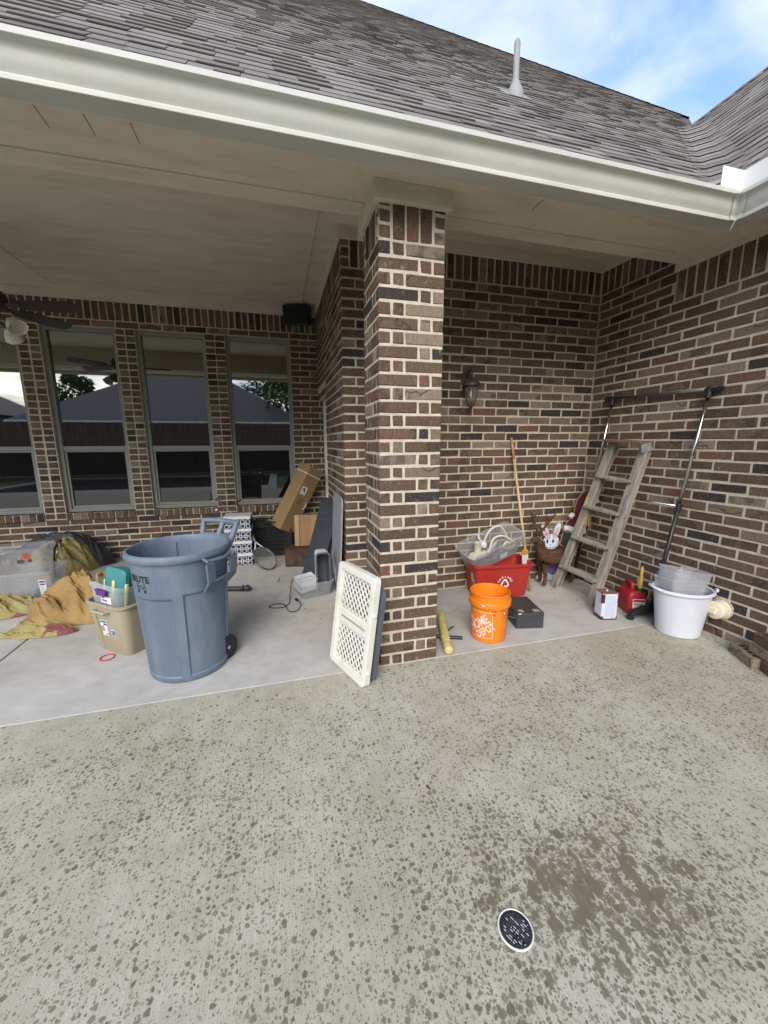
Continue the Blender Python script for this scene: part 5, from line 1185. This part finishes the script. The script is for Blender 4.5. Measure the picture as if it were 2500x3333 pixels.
tag(tw.build('twigs', M_TWIG, dee), kind='stuff')

# ------------------------------------------------------------------ painted rabbit board
M_RABW = mk('board_white', (.62, .66, .74), .5, .03); M_PINK = mk('board_pink', (.62, .33, .38), .5, .05); M_PURP = mk('board_purple', (.22, .15, .42), .5, .06)
rb_ = empty('rabbit_board', (2.21, 1.10, .0), (R(-3), 0, R(-3)), 'flat white painted rabbit board with pink ears and a purple egg behind the reindeer', 'sign')
def blob(cx, cz, rx, rz_, n=20, rot=0): return [(cx+rx*math.cos(2*PI*k/n)*math.cos(rot)-rz_*math.sin(2*PI*k/n)*math.sin(rot), cz+rx*math.cos(2*PI*k/n)*math.sin(rot)+rz_*math.sin(2*PI*k/n)*math.cos(rot)) for k in range(n)]
def lay(name, mat, polys, y, th=.001):
    m = MB()
    for p in polys: m.prism(p, th, Matrix.Translation((0, y, 0)))
    return m.build(name, mat, rb_)
lay('body', M_RABW, [blob(.02, .17, .16, .17)], 0, .008); lay('head', M_RABW, [blob(-.03, .43, .125, .095)], -.0008, .0088)
lay('ear', M_RABW, [blob(-.08, .55, .038, .09, 20, R(28))], -.0004, .0084); lay('ear', M_RABW, [blob(.06, .56, .038, .09, 20, R(-22))], -.0005, .0085)
lay('foot', M_RABW, [blob(-.10, .045, .075, .045)], -.001, .009); lay('foot', M_RABW, [blob(.12, .045, .075, .045)], -.0012, .009)
for pl, mt in ((blob(-.07, .53, .02, .055, 16, R(28)), M_PINK), (blob(.05, .54, .02, .055, 16, R(-22)), M_PINK), (blob(-.12, .045, .03, .022), M_PINK), (blob(.02, .18, .085, .11), M_PURP)): lay('painted_patch', mt, [pl], -.0025)
def outline(poly, w=.0035): return [poly[k] for k in range(len(poly))]
ol = MB()
for pl in (blob(.02, .17, .16, .17, 40), blob(-.03, .43, .125, .095, 40), blob(-.08, .55, .038, .09, 30, R(28)), blob(.06, .56, .038, .09, 30, R(-22)), blob(.02, .18, .085, .11, 30), blob(-.10, .045, .075, .045, 24)):
    ol.tube([(x, -.003, z) for x, z in pl], .0022, 4, closed=True)
for x in (-.055, .015): ol.prism(blob(x, .44, .012, .022), .001, Matrix.Translation((0, -.003, 0)))
ol.prism([(-.03, .405), (-.01, .405), (-.02, .392)], .001, Matrix.Translation((0, -.003, 0)))
tag(ol.build('painted_lines', M_BLKINK, rb_), kind='stuff')
for tx, zz in (('Happy', .215), ('Easter', .165)):
    v, f = text_geo(tx, .055, 0); MB().add([(x+.02, -.0042, y+zz) for x, y, z in v], f).build('egg_text', mk('dark_purple', (.06, .03, .16), .5), rb_, fixn=False)
# wooden holiday cutout with fur trim
sn = empty('holiday_cutout', (2.36, 1.03, .36), (R(-4), R(18), R(-12)), 'maroon wooden holiday cutout with white fur trim tucked behind the ladder', 'decoration')
M_MAR = mk('maroon_paint', (.085, .014, .022), .6, .12, 8); M_PLY = mk('plywood_edge', (.34, .20, .09), .7, .1); M_FUR = mk('white_fur', (.60, .57, .56), .95, .12, 40, .8, 200)
co_ = [(-.12, .02), (.10, .0), (.13, .18), (.12, .36), (.10, .50), (.14, .62), (.06, .68), (-.03, .66), (-.09, .57), (-.10, .44), (-.07, .34), (-.13, .26)]
cc_ = [(p.x, p.z) for p in catmull([(x, 0, z) for x, z in co_+[co_[0]]], 4)[:-1]]
MB().prism(cc_, .012).build('board', M_PLY, sn); MB().prism([(x*.95, .01+z*.975) for x, z in cc_], .002, Matrix.Translation((0, -.002, 0))).build('painted_coat', M_MAR, sn)
def fur(name, pts, r):
    m = MB().tube(catmull(pts, 8), r, 14); m.v = [tuple(Vector(v)+Vector((noise.noise(Vector(v)*70), noise.noise(Vector(v)*70+Vector((5, 0, 0))), noise.noise(Vector(v)*70+Vector((0, 5, 0)))))*.012) for v in m.v]; return m.build(name, M_FUR, sn, True)
fur('fur_cuff', [(-.15, -.02, .20), (-.08, -.025, .21), (.02, -.02, .215), (.08, -.02, .24)], .034); fur('fur_ball', [(-.125, -.02, .325), (-.115, -.022, .35), (-.105, -.02, .37)], .026); fur('hat_trim', [(-.0, -.02, .56), (.05, -.022, .585), (.11, -.02, .58)], .034)
bd_ = MB(); random.seed(5)
for k in range(60): bd_.lathe([(0, -.010), (.009, -.004), (.010, .004), (0, .010)], 7, (random.uniform(-.02, .06), -.012-random.random()*.008, random.uniform(.35, .55)))
tag(bd_.build('curled_beard', mk('cream_wool', (.58, .52, .36), .9, .1), sn, True), kind='stuff')
MB().prism(blob(-.03, .10, .075, .075), .003, Matrix.Translation((0, -.006, 0))).build('green_mitten', mk('dark_green', (.015, .05, .035), .7), sn); MB().tube([(-.11, -.008, .165), (-.05, -.01, .175), (0, -.01, .165), (.05, -.01, .175)], .006, 6).build('scallop_trim', M_WHT, sn, True)

# ------------------------------------------------------------------ wooden stepladder
M_LAD = wood_mat('weathered_wood', (.17, .145, .12), (.38, .335, .28), 26, 2, .9)
lad = empty('stepladder', (2.12, .69, 0), 0, 'old weathered wooden stepladder leaning on the right brick wall', 'ladder')
LF = [(Vector((.0, .235, 0)), Vector((.345, .005, 1.50))), (Vector((.01, -.245, 0)), Vector((.35, -.33, 1.475)))]
for (a, b) in LF:
    MB().bar(a, b, .032, .075, (0, 1, 0)).build('front_rail', M_LAD, lad, bevel=.003)
    off = Vector((.06, 0, 0)); inn = Vector((.04, 0, 0))
    MB().bar(a+off+Vector((.03, .03, 0)), b+inn-Vector((0, 0, .06)), .028, .04, (0, 1, 0)).build('rear_leg', M_LAD, lad, bevel=.003)
for t in (.16, .37, .58, .78):
    a, b = LF[0][0].lerp(LF[0][1], t), LF[1][0].lerp(LF[1][1], t)
    MB().bar(a, b, .10, .022, (0, 0, 1)).build('step', M_LAD, lad, bevel=.003)
    m = MB()
    for p, s in ((a, -1), (b, 1)): m.lathe([(.012, 0), (.012, .004), (0, .006)], 12, p+Vector((-.035, s*.0, -.01)), Matrix.Rotation(R(-90), 3, 'Y'))
    m.build('bolt', mk('dull_bolt', (.10, .10, .10), .5, metal=.6), lad)['kind'] = 'stuff'
a, b = LF[0][1], LF[1][1]
MB().bar(a+Vector((-.02, .03, .01)), b+Vector((-.02, -.03, .01)), .15, .024, (0, 0, 1)).build('top_cap', wood_mat('cap_wood', (.09, .05, .03), (.20, .12, .075), 26, 1, .8), lad, bevel=.004)
MB().box(b+Vector((-.03, -.035, -.03)), (.11, .006, .07), (R(-3), R(-12), 0)).build('cap_bracket', mk('galv', (.32, .33, .33), .5, .3, 20, metal=.5), lad)
p0 = LF[1][0].lerp(LF[1][1], .66); MB().tube([p0+Vector((-.02, -.02, .06)), p0+Vector((-.055, -.03, -.10))], .004, 6).tube([p0+Vector((-.0, -.02, .04)), p0+Vector((-.03, -.03, -.15))], .004, 6).build('spreader', M_STEEL, lad)
raf = empty('raffia_tassel', (2.33, .80, .93), 0, 'bunch of yellow raffia strands hanging from the ladder step', 'tassel')
rm = MB(); random.seed(9)
for k in range(26): x, y = random.uniform(-.03, .03), random.uniform(-.03, .03); rm.tube([(x*.4, y*.4, .03), (x, y, -.08), (x*1.3+random.uniform(-.01, .01), y*1.3, -.16-.1*random.random())], .0022, 4)
rm.build('strands', mk('raffia', (.48, .36, .13), .8, .2), raf)['kind'] = 'stuff'

# ------------------------------------------------------------------ garment rack
rk = empty('garment_rack', (2.45, .09, 0), 0, 'black and chrome garment rack on casters leaning at the right wall', 'rack')
M_CHR = mk('chrome', (.62, .62, .64), .12, .03, metal=1)
ups = []
for y0, y1, zt_ in ((0.02, -.11, 1.885), (.94, .785, 1.91)):
    bot, top = Vector((0, y0, .07)), Vector((.14, y1, zt_)); mid = bot.lerp(top, .5); ups.append((bot, mid, top))
    MB().tube([bot, mid], .0165, 12).build('lower_post', M_BLKP, rk, True); MB().tube([mid, top], .0125, 12).build('upper_post', M_CHR, rk, True)
    MB().lathe([(.021, -.025), (.022, 0), (.021, .025)], 14, mid, (top-bot).normalized().to_track_quat('Z', 'Y').to_matrix()).build('collar', M_BLKP, rk, 45)
    MB().tube([top-(top-bot).normalized()*.06, top+(top-bot).normalized()*.02], .021, 12).build('top_joint', M_BLKP, rk, 45)
    ft = MB().rings([[Vector((-.235+.0, y0-.022, .05)), Vector((-.235, y0+.022, .05)), Vector((-.235, y0+.022, .062)), Vector((-.235, y0-.022, .062))], [Vector((-.18, y0-.03, .045)), Vector((-.18, y0+.03, .045)), Vector((-.18, y0+.03, .085)), Vector((-.18, y0-.03, .085))], [Vector((0, y0-.032, .05)), Vector((0, y0+.032, .05)), Vector((0, y0+.032, .105)), Vector((0, y0-.032, .105))], [Vector((.13, y0-.025, .05)), Vector((.13, y0+.025, .05)), Vector((.13, y0+.025, .07)), Vector((.13, y0-.025, .07))]])
    ft.build('foot', M_BLKP, rk, bevel=.008)
    for x in (-.215, .115): 
        cw = MB().lathe([(0, -.022), (.020, -.022), (.024, -.017), (.024, .017), (.020, .022), (0, .022)], 18, (x, y0, .0245), Matrix.Rotation(R(70), 3, 'X')).build('caster', M_BLKP, rk, 45)
ta, tb_ = ups[0][2], ups[1][2]; dv = (ta-tb_).normalized()
MB().tube([tb_-dv*.03, ta+dv*.03], .0125, 12).build('top_bar', mk('dark_chrome', (.16, .155, .15), .3, .1, metal=.8), rk, True)
for p, s in ((ta, 1), (tb_, -1)): MB().tube([p-dv*.03*s, p+dv*.075*s], .019, 12).lathe([(.022, -.012), (.022, .012)], 14, p+dv*.075*s, dv.to_track_quat('Z', 'Y').to_matrix()).build('end_knob', M_BLKP, rk, 45)
MB().tube([ups[0][1]+Vector((0, .0, .0)), ups[1][1]], .010, 12).build('middle_bar', M_CHR, rk, True)
for x in (-.06, .03): MB().tube([Vector((x, .02, .085)), Vector((x, .94, .085))], .008, 10).build('base_bar', M_BLKP, rk, True)

# ------------------------------------------------------------------ solvent can and fuel can
pc = empty('solvent_can', (1.988, .175, 0), R(-14), 'rectangular white and maroon metal can with rusty top by the ladder foot', 'can')
PW, PD, PH = .135, .105, .235
MB().span((0, 0, 0), (PW, PD, PH)).build('body', mk('can_white', (.60, .63, .70), .45, .04), pc, bevel=.006)
M_MARI = mk('maroon_ink', (.09, .016, .04), .45, .08); M_RUST = mk('rusty_top', (.19, .095, .06), .7, .25, 20)
MB().span((-.003, -.003, PH-.003), (PW+.003, PD+.003, PH+.005)).build('top', M_RUST, pc, bevel=.002)
MB().span((-.0012, -.0012, .0), (PW+.0012, PD+.0012, .03)).build('base_band', M_MARI, pc); MB().span((-.0014, -.0014, PH-.085), (.022, .03, PH-.008)).build('corner_band', M_MARI, pc); MB().span((PW-.012, -.0013, PH-.085), (PW+.0013, .03, PH-.008)).build('corner_band', M_MARI, pc)
MB().span((.022, -.0018, .012), (PW-.008, -.0008, PH-.012)).build('label_panel', mk('label_pale', (.58, .62, .70), .5, .03), pc)
tl = MB()
for k in range(26): z = .03+.0072*k; tl.span((.028, -.0024, z), (PW-.016-random.random()*.03*(k % 4 == 0), -.0019, z+.0022))
tl.span((PW-.045, -.0024, .016), (PW-.014, -.0019, .027)); tag(tl.build('label_text', mk('grey_text', (.34, .37, .44), .6), pc), kind='stuff')
MB().span((-.0018, .02, .045), (-.0008, PD-.012, PH-.012)).build('label_panel', MATS['label_pale'], pc)
MB().lathe([(.022, PH+.004), (.022, PH+.012), (.018, PH+.014), (0, PH+.014)], 20, (PW*.72, PD*.6, 0)).build('screw_cap', mk('can_cap', (.08, .08, .085), .5), pc, 45)
MB().span((PW*.40, PD*.42, PH+.005), (PW*.52, PD*.55, PH+.016)).build('handle_tab', M_STICK, pc, bevel=.003)
gc = empty('fuel_can', (2.405, .268, 0), R(-20), 'red plastic fuel can with a yellow spout beside the wall', 'fuel can')
M_FUEL = mk('fuel_red', (.36, .014, .02), .42, .1, 6, dirt=(.2, .03, .03), dirt_amt=.3)
GWx, GDy = .155, .205
MB().rings([rrect(GWx-.01, GDy-.01, .025, 5, 0), rrect(GWx, GDy, .03, 5, .01), rrect(GWx, GDy, .03, 5, .165), rrect(GWx-.015, GDy-.015, .03, 5, .19), rrect(GWx-.06, GDy-.05, .03, 5, .208)]).build('body', M_FUEL, gc, 40)
MB().tube(catmull([(-.02, .075, .19), (-.02, .07, .245), (-.02, .03, .262), (-.02, -.02, .255), (-.02, -.035, .205)], 6), .017, 10).build('handle', M_FUEL, gc, True)
MB().lathe([(.031, .195), (.031, .225), (.028, .232), (0, .232)], 20, (.03, -.055, 0)).build('collar', M_BLKP, gc, 45)
MB().lathe([(.017, .23), (.0175, .30), (.014, .302), (.0155, .34), (.011, .342), (.0125, .40), (.008, .425), (0, .425)], 18, (.03, -.055, 0)).build('spout', mk('amber_spout', (.50, .34, .08), .4), gc, 45)
yf2 = lambda z: -GDy/2-.0015
decal(gc, 'sticker', mk('fuel_label', (.60, .56, .50), .6, .06), [(-.045, .03, .06, .145)], yf2); decal(gc, 'sticker_print', MATS['red_ink'], [(-.04, .118, .055, .138)], yf2, .001); decal(gc, 'sticker_print', M_BLKINK, [(-.03, .09, .05, .095), (-.02, .078, .05, .082), (-.035, .10, .05, .104)], yf2, .001)

# ------------------------------------------------------------------ white oval bucket with clear boxes
wbk = empty('oval_bucket', (2.42, -.15, 0), R(-18), 'white oval plastic bucket holding clear boxes by the right wall', 'bucket')
M_WBK = mk('lilac_white_plastic', (.62, .635, .69), .4, .04, 4)
def ov(rx, ry, z, n=48): return [Vector((rx*math.cos(2*PI*k/n), ry*math.sin(2*PI*k/n), z)) for k in range(n)]
MB().rings([ov(.145, .130, 0), ov(.152, .137, .006), ov(.198, .165, .345), ov(.212, .178, .347), ov(.216, .182, .353), ov(.214, .180, .366), ov(.205, .172, .372), ov(.194, .161, .366), ov(.148, .132, .01)]).build('body', M_WBK, wbk, 40)
for s in (-1, 1): MB().tube([Vector((s*.205, -.07, .366)), Vector((s*.225, -.05, .372)), Vector((s*.232, 0, .374)), Vector((s*.225, .05, .372)), Vector((s*.205, .07, .366))], .010, 10).build('grip', M_WBK, wbk, True)
for z, rz_, tl_, sx_, lab in ((.20, 8, 4, .30, 'lower clear rectangular box nested in the white oval bucket'), (.275, 3, 10, .29, 'upper clear rectangular box stacked in the white oval bucket')):
    q = empty('clear_box', (2.40, -.14, z), (R(-5), R(tl_), R(-18+rz_)), lab, 'box')
    tub(sx_-.05, .17, sx_, .21, .24, .025, .003, .006, .012).build('body', M_CLEARW, q, 40); MB().rings([rrect(sx_+.004, .214, .025, 5, .165), rrect(sx_+.008, .218, .025, 5, .17), rrect(sx_+.004, .214, .025, 5, .175)], False, False).build('ridge', M_CLEARW, q, 40)

# ------------------------------------------------------------------ loose bricks on the right
def loose(loc, rz, lab, sz=(.24, .092, .07), holes=True, tilt=(0, 0)):
    b = empty('loose_brick', loc, (tilt[0], tilt[1], rz), lab, 'brick', 'loose bricks stacked by the right wall')
    o = bpy.data.objects.new('clay_body', brick_mesh(sz[0], sz[2], sz[1])); link(o, b); o.location = (0, 0, sz[2]/2)
    if holes:
        for k in range(4): MB().span((-.085+.045*k, -.017, sz[2]-.004), (-.055+.045*k, .017, sz[2]+.0012)).build('core_hole', mk('hole_dark', (.015, .012, .01), .95), b)
loose((2.475, -.60, 0), R(62), 'single cored brick lying nearest the wall at the right edge')
loose((2.46, -.735, 0), R(62), 'bottom brick of the small stack cut by the right picture edge', holes=False)
loose((2.475, -.73, .072), R(70), 'middle brick of the small stack cut by the right picture edge', holes=False)
loose((2.485, -.735, .144), R(66), 'top brick of the small stack cut by the right picture edge')
tag(MB().add([(-.012, -.005, 0), (.012, -.004, .003), (.014, .003, .002), (0, .007, .005), (-.011, .004, .002)], [(0, 1, 2, 3, 4)]).build('leaf', mk('dead_leaf', (.10, .055, .03), .8, .3), loc=(-.034, -.959, .003), rot=(0, 0, 1.9)), 'small brown dead leaf lying on the wet concrete', 'leaf')
random.seed(31); deb = MB()
for k in range(70):
    x, y = random.choice(((random.uniform(1.75, 2.4), random.uniform(.2, 1.05)), (random.uniform(-.9, 0), random.uniform(.1, 2.4)), (random.uniform(.42, 1.2), random.uniform(.05, 1.0)), (random.uniform(.02, .42), random.uniform(-.06, -.01))))
    s = random.uniform(.002, .006); deb.box((x, y, .002), (s*random.uniform(1, 4), s, .003), (0, 0, random.uniform(0, 3)))
tag(deb.build('floor_debris', mk('debris', (.06, .045, .03), .95, .3)), 'scattered specks of dirt and leaf bits on the patio floor', 'debris', kind='stuff')

# ------------------------------------------------------------------ the yard behind the photographer (seen in the window panes)
M_FEN = wood_mat('fence_wood', (.06, .035, .022), (.13, .08, .05), 12, 2, .9)
fe = empty('wooden_fence', (-8, -12.2, 0), 0, 'tall dark wooden fence across the back yard, seen in the windows', 'fence')
fb = MB()
for k in range(210): fb.box((-14+k*.152, random.uniform(-.006, .006), 1.22), (.146, .02, 2.44+random.uniform(-.02, .02)))
tag(fb.build('board', M_FEN, fe), kind='stuff')
for z in (.4, 1.3, 2.2): MB().span((-14, -.06, z-.04), (17.8, -.02, z+.04)).build('rail', M_FEN, fe)
def hiphouse(name, lab, x0, x1, y0, y1, eave, ridge, inset):
    h = empty(name, ((x0+x1)/2, (y0+y1)/2, 0), 0, lab, 'house'); a, b = (x1-x0)/2, (y1-y0)/2
    MB().span((-a+.4, -b+.4, 0), (a-.4, b-.4, eave)).build('wall', mk('neighbour_brick', (.26, .22, .19), .9, .15, 3), h)
    MB().add([(-a, -b, eave), (a, -b, eave), (a, b, eave), (-a, b, eave), (-a+inset, 0, ridge), (a-inset, 0, ridge)], [(0, 1, 5, 4), (1, 2, 5), (2, 3, 4, 5), (3, 0, 4), (0, 3, 2, 1)]).build('roof', mk('dark_roof', (.10, .085, .085), .95, .15, 20), h)
    MB().span((-a, -b-.05, eave-.2), (a, -b, eave)).span((-a, b, eave-.2), (a, b+.05, eave)).build('fascia', M_WHITE, h)
hiphouse('neighbour_house', 'dark hip roofed house beyond the fence, mirrored in the middle windows', -14.3, 1.2, -27, -16, 2.7, 6.05, 5.4)
hiphouse('neighbour_house', 'hip roofed house further left beyond the fence, mirrored in the left window', -32, -16.8, -27, -16, 3.2, 6.6, 5)
def tree(lab, loc, h, r, seed):
    rnd = random.Random(seed); e = empty('tree', loc, 0, lab, 'tree', 'trees beyond the back fence')
    MB().tube(catmull([(0, 0, 0), (.1, .05, h*.3), (-.05, .1, h*.55), (.1, 0, h*.8)], 4), [.22*(1-.06*k) for k in range(13)], 9).build('trunk', mk('bark', (.08, .06, .045), .95, .3), e, True)
    lv = MB(); cl = [(Vector((rnd.uniform(-1, 1)*r, rnd.uniform(-1, 1)*r, h*.55+rnd.uniform(-.45, .55)*h*.7)), rnd.uniform(.35, .8)*r) for _ in range(17)]
    for k in range(4200):
        c, q = rnd.choice(cl); d = Vector((rnd.gauss(0, 1), rnd.gauss(0, 1), rnd.gauss(0, 1))).normalized()*q*rnd.random()**.4; p = c+d; s = rnd.uniform(.12, .26)
        u_ = Vector((rnd.gauss(0, 1), rnd.gauss(0, 1), rnd.gauss(0, .6))).normalized(); v_ = u_.orthogonal().normalized()
        lv.add([p-u_*s, p+v_*s*.5, p+u_*s, p-v_*s*.5], [(0, 1, 2, 3)])
    tag(lv.build('leaves', mk('foliage', (.08, .15, .035), .7, .4, 2), e, fixn=False), kind='stuff')
tree('large leafy tree beyond the fence, mirrored in the right window', (-.6, -30, -.06), 11.5, 3.4, 4)
tree('tall leafy tree right of the mirrored house', (2.6, -19, -.06), 8.5, 2.6, 6)
tree('small distant tree between the two mirrored roofs', (-13.6, -24, -.06), 6.4, 1.3, 8)
tag(MB().span((-9.5, -10, -.05), (-1.0, -5.2, -.035)).build('pool_water', mk('pool_water', (.008, .016, .03), .05, .2, 3)), kind='structure')
pcg = ring_ = MB().span((-9.8, -10.3, -.05), (-.7, -10, .0)).span((-9.8, -5.2, -.05), (-.7, -4.2, -.001)).span((-9.8, -10, -.05), (-9.5, -5.2, .0)).span((-1, -10, -.05), (-.7, -5.2, .0)).build('pool_coping', M_CONI); tag(pcg, kind='structure')
